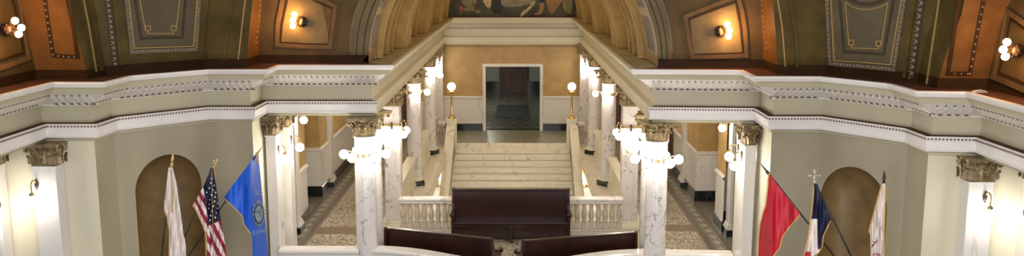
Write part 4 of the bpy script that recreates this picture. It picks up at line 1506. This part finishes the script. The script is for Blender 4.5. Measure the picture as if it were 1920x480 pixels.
# white flag, left
t, o = flag('white flag with gold fringe hanging before the left niche', (322, 308), YL, (294, 560))
cloth('c', [(314, 316, 323), (342, 312.5, 330.6), (380, 308.7, 336), (393, 308.5, 338), (407, 314, 340), (434, 318.5, 343.5), (463, 318, 349), (480, 318, 349), (560, 316, 356)], YL, lambda x, y: 0, [M['fwhite']], t, o, .03, .42, .3, fringe=[(-1, 392, 480)])
m = MB(); m.tube([atY(321.5 + (y - 320) * .02, y, YL - .07) for y in range(318, 400, 4)], .010, 0, 6); m.build('fold_fringe', M['fringe'], t, o)
# US flag
def us(x, y):
    X, Y = (x - 290) * 4.8, (y - 380) * 4.8
    # canton edge on the left and below
    el = 381 + (391 - 381) * (y - 350) / 74 if y > 350 else 0
    if y < 350 or (x > el and y < 424 - (x - 390) * .48 and y < 426): return 0
    if x < el or (y < 424 and x < 391):
        p = X * .89 - (Y) * .45
        return 1 if int(math.floor((p - 385) / 30)) % 2 == 0 else 2
    p = X * .89 - Y * .45
    return 1 if math.floor((p - 290) / 34.5) % 2 == 0 else 2
t, o = flag('United States flag with gold fringe, between the white and the blue flag', (401, 313), YL, (300, 556), 'eagle')
cl, dep = cloth('c', [(316, 394, 400), (328, 391, 402), (349, 381.7, 405.5), (378, 366, 409.5), (386, 362.5, 410.5), (390, 366, 411), (407, 374, 413), (424, 381.7, 416), (442, 387.5, 419.5), (480, 388, 425), (560, 386, 436)],
      YL, us, [M['fnavy'], M['fcrimson'], M['fwhite']], t, o, .05, .33, 1.2, 60, 240, fringe=[(-1, 380, 480)])
pts = [(515, 262), (505, 303), (533, 326), (493, 350), (523, 367), (548, 388), (470, 388), (512, 411), (544, 430), (500, 454), (538, 468), (490, 480 + 52)] + [(x, y + 480) for x, y in ((495, 14), (567, 8), (528, 33), (562, 50), (517, 76), (552, 93), (505, 117), (545, 134), (498, 158))]
mb = MB()
for X, Y in pts:
    x, y = 290 + X / 4.8, 280 + Y / 4.8
    c = atY(x, y, dep(x, y) - .014)
    vs = []
    for k in range(10):
        a = PI / 2 + k * PI / 5; r = .020 if k % 2 == 0 else .009
        vs.append((c.x + r * math.cos(a), c.y, c.z + r * math.sin(a)))
    mb.add(vs + [(p[0], p[1] + .004, p[2]) for p in vs], [tuple(range(10))] + [(k, (k + 1) % 10, 10 + (k + 1) % 10, 10 + k) for k in range(10)])
st_ = mb.build('stars', M['fwhite'], cl, o)
m = MB(); m.tube([atY(397 + (y - 320) * .02, y, YL - .06) for y in range(318, 480, 4)], .004, 0, 5); m.build('cord', M['fringe'], t, o)
# blue state flag
t, o = flag('blue flag with round seal hanging beside the white pilasters', (483, 288), YL, (305, 552), 'thin')
cl, dep = cloth('c', [(286, 481, 484.5), (314, 462, 487), (340, 442, 489.5), (368, 421, 492), (372, 421, 492.5), (386, 436, 493.5), (403.6, 454, 496), (421, 458, 498), (438.6, 471, 499.6), (446, 474, 500), (480, 474, 503), (560, 474, 510)],
      YL - .04, lambda x, y: 0, [M['fblue']], t, o, .035, .16, 0, 60, 160, fringe=[(-1, 373, 440)], foldfn=lambda x, y: (.0 if x < 470 else (x - 470) * .02))
# seal, right half showing beyond the fold
c0 = (485.5, 401)
mb = MB()
def disc(r0, r1, mat, lift, a0=-1.57, a1=1.57, teeth=0, n=40):
    vs = []
    for k in range(n + 1):
        a = a0 + (a1 - a0) * k / n
        R1 = r1 * (1 + (.10 if teeth and (k % 4) < 2 else 0))
        for r in (r0, R1):
            x, y = c0[0] + r * .50 * math.cos(a), c0[1] - r * math.sin(a)
            x = min(x, 498.5)
            vs.append(atY(x, y, dep(x, y) - lift))
    mb.add(vs, [(2 * k, 2 * k + 1, 2 * k + 3, 2 * k + 2) for k in range(n)], mat)
FA = (-PI, PI)
for k in range(20):
    a = -1.7 + 3.4 * k / 19 if False else -PI + 2 * PI * k / 20
    vs = []
    for da, r in ((-.10, 21.5), (.10, 21.5), (0, 26)):
        x, y = c0[0] + r * .5 * math.cos(a + da), c0[1] - r * math.sin(a + da)
        vs.append(atY(min(x, 498), y, dep(x, y) - .02))
    mb.add(vs, [(0, 1, 2)], 3)
disc(0, 21, 0, .015, *FA); disc(20, 21, 1, .02, *FA); disc(14.5, 15.3, 1, .02, *FA); disc(0, 14.3, 1, .04, *FA)
for k in range(14):
    a = random.uniform(-3.1, 3.1); r = random.uniform(2, 11)
    x, y = c0[0] + r * .45 * math.cos(a), c0[1] + r * math.sin(a)
    p = atY(x, y, dep(x, y) - .045); mb.sphere(p, .014, random.choice((0, 2, 0)), 6, 4, (1.2, .3, .8))
mb.build('seal', [M['sealblue'], M['sealgrey'], M['sealgold'], M['sealgold']], cl, o)
LET = MB()
def glyph(ch, x, y, size, rot, par, org, Yd, mat):
    cu = bpy.data.curves.new('lettering', 'FONT'); cu.body = ch; cu.size = size; cu.extrude = .002; cu.align_x = 'CENTER'; cu.align_y = 'CENTER'
    ob = bpy.data.objects.new('lettering', cu); COL.objects.link(ob)
    me = bpy.data.meshes.new_from_object(ob)
    mt = Matrix.Translation(atY(x, y, Yd)) @ Matrix.Rotation(rot, 4, 'Y') @ Matrix.Rotation(PI / 2, 4, 'X')
    LET.add([mt @ v.co for v in me.vertices], [tuple(p.vertices) for p in me.polygons], 0 if mat is M['sealgrey'] else 1)
    bpy.data.objects.remove(ob); bpy.data.curves.remove(cu); bpy.data.meshes.remove(me)
for ch, x, y, r in (('S', 480.5, 361, -.05), ('O', 487.5, 361.5, .15), ('U', 493, 364, .35)):
    glyph(ch, x, y, .105, r, cl, o, dep(x, y) - .09, M['sealgrey']) if ch != 'U' else None
for ch, x, y, r in (('E', 476.2, 437, 0), ('S', 482.6, 436.8, 0), ('T', 487.2, 435.8, -.1), ('A', 491.8, 434.4, -.15), ('T', 496, 432.8, -.2)):
    glyph(ch, x, y, .095, r, cl, o, dep(x, y) - .05, M['sealgrey'])
for ch, x, y, r in (('N', 476, 402, 1.35), ('O', 475.6, 393, 1.5), ('O', 476.4, 384.5, 1.2), ('G', 483, 377.5, .4), ('R', 489, 378.6, -.5)):
    glyph(ch, x, y, .055, -r if x < 480 else r, cl, o, dep(x, y) - .04, M['sealgrey'])

LET.build('lettering', [M['sealgrey'], M['sealgold']], cl, o)

# red flag, right
t, o = flag('plain red flag with gold fringe, first flag right of the stairs', (1439, 323), YR, (1637, 572), 'thin', 'pole')
cloth('c', [(329, 1441, 1446), (345, 1441, 1456), (386, 1436, 1489), (399.6, 1431, 1499.5), (404, 1430, 1498), (424, 1425, 1481), (428, 1424.6, 1477.6), (445, 1423, 1466), (465, 1422, 1461), (480, 1421.5, 1450), (560, 1419, 1440)],
      YR - .03, lambda x, y: 0, [M['fred']], t, o, .035, .17, .5, 60, 160, fringe=[(-1, 334, 480), (1, 402, 480)], foldfn=lambda x, y: max(0, (1447 - x) * .014))
# tricolour
def tri(x, y):
    X, Y = (x - 1490) * 2.824, (y - 310) * 2.824
    if Y > 285 and (X < 122 or Y > 445): return 2 if (Y > 458 and X < 84) or Y > 480 else 1
    return 0
t, o = flag('navy, white and red flag with a pale cross finial before the right niche', (1528, 342), YR, (1644, 578), 'cross', 'finial_clear')
cloth('c', [(345, 1526.5, 1533), (372, 1525, 1541), (402, 1522, 1554), (412.7, 1520, 1559), (416, 1519.6, 1555.5), (443, 1516.6, 1543), (462, 1512, 1541), (473, 1509.5, 1535), (480, 1507.7, 1526), (560, 1500, 1530)],
      YR, tri, [M['fnavy'], M['fwhite'], M['fred']], t, o, .045, .28, .2, 60, 200, fringe=[(-1, 350, 480), (1, 414, 478)])
# white flag with red device
t, o = flag('white flag with a small dark red device at the right niche edge', (1657, 345), YR, (1646, 580), 'spear', 'pole')
cl, dep = cloth('c', [(344, 1655.5, 1659.5), (349, 1653, 1660), (374, 1646, 1659), (413, 1635.5, 1658), (434, 1630, 1657), (441, 1632.6, 1657), (480, 1633.7, 1656.7), (560, 1630, 1656)], YR, lambda x, y: 0, [M['fwhite']], t, o, .05, .36, 1.0,
      fringe=[(-1, 350, 436), (1, 350, 480)])
m = MB()
for L_ in ([(100, 430), (112, 412), (128, 395)], [(104, 402), (112, 412), (108, 425)], [(112, 412), (122, 408)], [(98, 434), (103, 418), (108, 420)], [(104, 472), (120, 466), (140, 470)], [(118, 480), (145, 474)], [(105, 478), (112, 466)]):
    m.tube([atY(1600 + x / 2.82, 310 + y / 2.82, YR - .09) for x, y in L_], [.007] * len(L_), 0, 6)
m.build('device', M['fcrimson'], cl, o)
# pole of the white flags as seen below the cloth, stands
for bx, Y, nm in ((BL, YL, 'left'), (BR, YR, 'right')):
    o = atY(*bx, Y)
    t = thing('flag_stand', 'floor stand holding the three flags of the %s niche' % nm, 'flag stand', (o.x, o.y, -.05))
    mb = MB(); mb.lathe([(.28, 0), (.29, .02), (.26, .05), (.10, .08), (.06, .12), (.05, o.z + .02), (.07, o.z + .06), (.09, o.z + .10)], n=24); mb.build('body', M['brass'], t)

# small switch plates on the jambs
for x, y, Y, lb in ((526, 413, 18.0, 'small white switch plate low on the left jamb pilaster'), (1372, 432, 17.2, 'small white switch plate low on the right jamb pilaster')):
    p_ = atY(x, y, Y)
    px_ = -4.455 if x < 900 else 4.33
    mb = MB(); mb.box(px_ - .006, px_ + .006, Y - .30 - .045, Y - .30 + .045, p_.z - .07, p_.z + .07, 0, .003)
    tag(mb.build('switch_plate', M['plastic'], None, (px_, Y - .3, p_.z)), lb, 'switch plate', kind='thing')
# folded paper lying on the ledge at the right
p_ = atY(1853, 176, 12.95)
mb = MB(); a = [Vector((-.11, 0, 0)), Vector((.12, .03, 0)), Vector((-.03, -.02, .055)), Vector((.14, .16, .01)), Vector((-.08, .14, .01))]
mb.add([v for v in a], [(0, 1, 2), (2, 1, 3), (2, 3, 4), (0, 2, 4), (0, 4, 3, 1)])
o = mb.build('folded_paper', M['fwhite'], None, (0, 0, 0)); o.location = (p_.x, 13.15, ZT + .0); tag(o, 'folded pale paper lying on the brown ledge at the right', 'paper', kind='thing')

# lower storey lights seen through the gaps beside the stairs
for sg, lb in ((-1, 'left'), (1, 'right')):
    x, y = (829, 334) if sg < 0 else (1092, 338)
    p_ = atY(x, y, 31.0)
    t = thing('column', 'lower storey square column glimpsed through the %s gap beside the stairs' % lb, 'column', (p_.x + sg * .25, 31.4, -4.6))
    mb = MB(); mb.box(-.25, .25, -.25, .25, 0, 3.3, 0, .01); mb.build('shaft', M['marble'], t)
    c = capital_mb(.25, .85, True)
    for k in range(len(c.v)): c.v[k] = (c.v[k][0], c.v[k][1], c.v[k][2] + 3.3)
    c.build('capital', M['capital'], t)
    t = thing('hanging_globe', 'bright globe lamp of the lower storey seen in the %s gap' % lb, 'lamp', p_)
    g = MB(); g.sphere((0, 0, 0), .13, 0, 20, 14); g.build('globe', M['globe'], t)
    mb = MB(); mb.tube([(0, 0, .13), (0, 0, .35), (sg * .02, .2, .38)], .015, 0, 8); mb.build('arm', M['brass'], t)

# ================================================================== LIGHT
def point(loc, e, col, r=.15):
    l = bpy.data.lights.new('lamp', 'POINT'); l.energy = e; l.color = col; l.shadow_soft_size = r
    o = bpy.data.objects.new('lamp', l); o.location = loc; COL.objects.link(o)


def area(loc, rot, e, col, sx, sy):
    l = bpy.data.lights.new('lamp', 'AREA'); l.energy = e; l.color = col; l.shape = 'RECTANGLE'; l.size = sx; l.size_y = sy
    o = bpy.data.objects.new('lamp', l); o.location = loc; o.rotation_euler = rot; COL.objects.link(o)


WARM = (1, .84, .54); DAY = (1, .975, .97)
for y in (20.5, 25, 30, 33.5): point((XC, y, 6.55), 50, WARM, .25)
for x in (-3.9, 3.9):
    for y in (20.5, 26.5, 31.5): point((x, y, 3.0), 26, (1, .86, .66), .12)
for y, e in ((26, 110), (31, 110)):
    for sg in (-1, 1): point((sg * 3.6, y, -1.6), e, (1, .88, .68), .2)
point((-1.5, 41, 2.9), 230, (1, .97, .86), .3)
area((0, 0.5, 8.5), (math.radians(72), 0, 0), 980, DAY, 7, 5)
area((0, 8.5, 12), (0, 0, 0), 120, DAY, 9, 9)
for sg in (-1, 1): point((sg * 2.5, 7.5, .6), 480, (1, .96, .90), .9)  # unseen fill lights, added low down to brighten the cornice underside
w = bpy.data.worlds.new('World'); S.world = w; w.use_nodes = True
w.node_tree.nodes['Background'].inputs['Color'].default_value = (.92, .93, 1.0, 1)
w.node_tree.nodes['Background'].inputs['Strength'].default_value = .16

cam = bpy.data.cameras.new('camera'); co = bpy.data.objects.new('camera', cam); COL.objects.link(co)
cam.sensor_width = 36; cam.lens = F / 1920 * 36
co.location = CAM; co.rotation_euler = (PI / 2 - PITCH, 0, YAW)
S.camera = co
S.view_settings.view_transform = 'Standard'; S.view_settings.look = 'None'; S.view_settings.gamma = 1
S.view_settings.use_curve_mapping = False
S.view_settings.exposure = 0.08
S.cycles.max_bounces = 6; S.cycles.diffuse_bounces = 3; S.cycles.glossy_bounces = 3
S.cycles.use_denoising = True
S.cycles.sample_clamp_indirect = 6
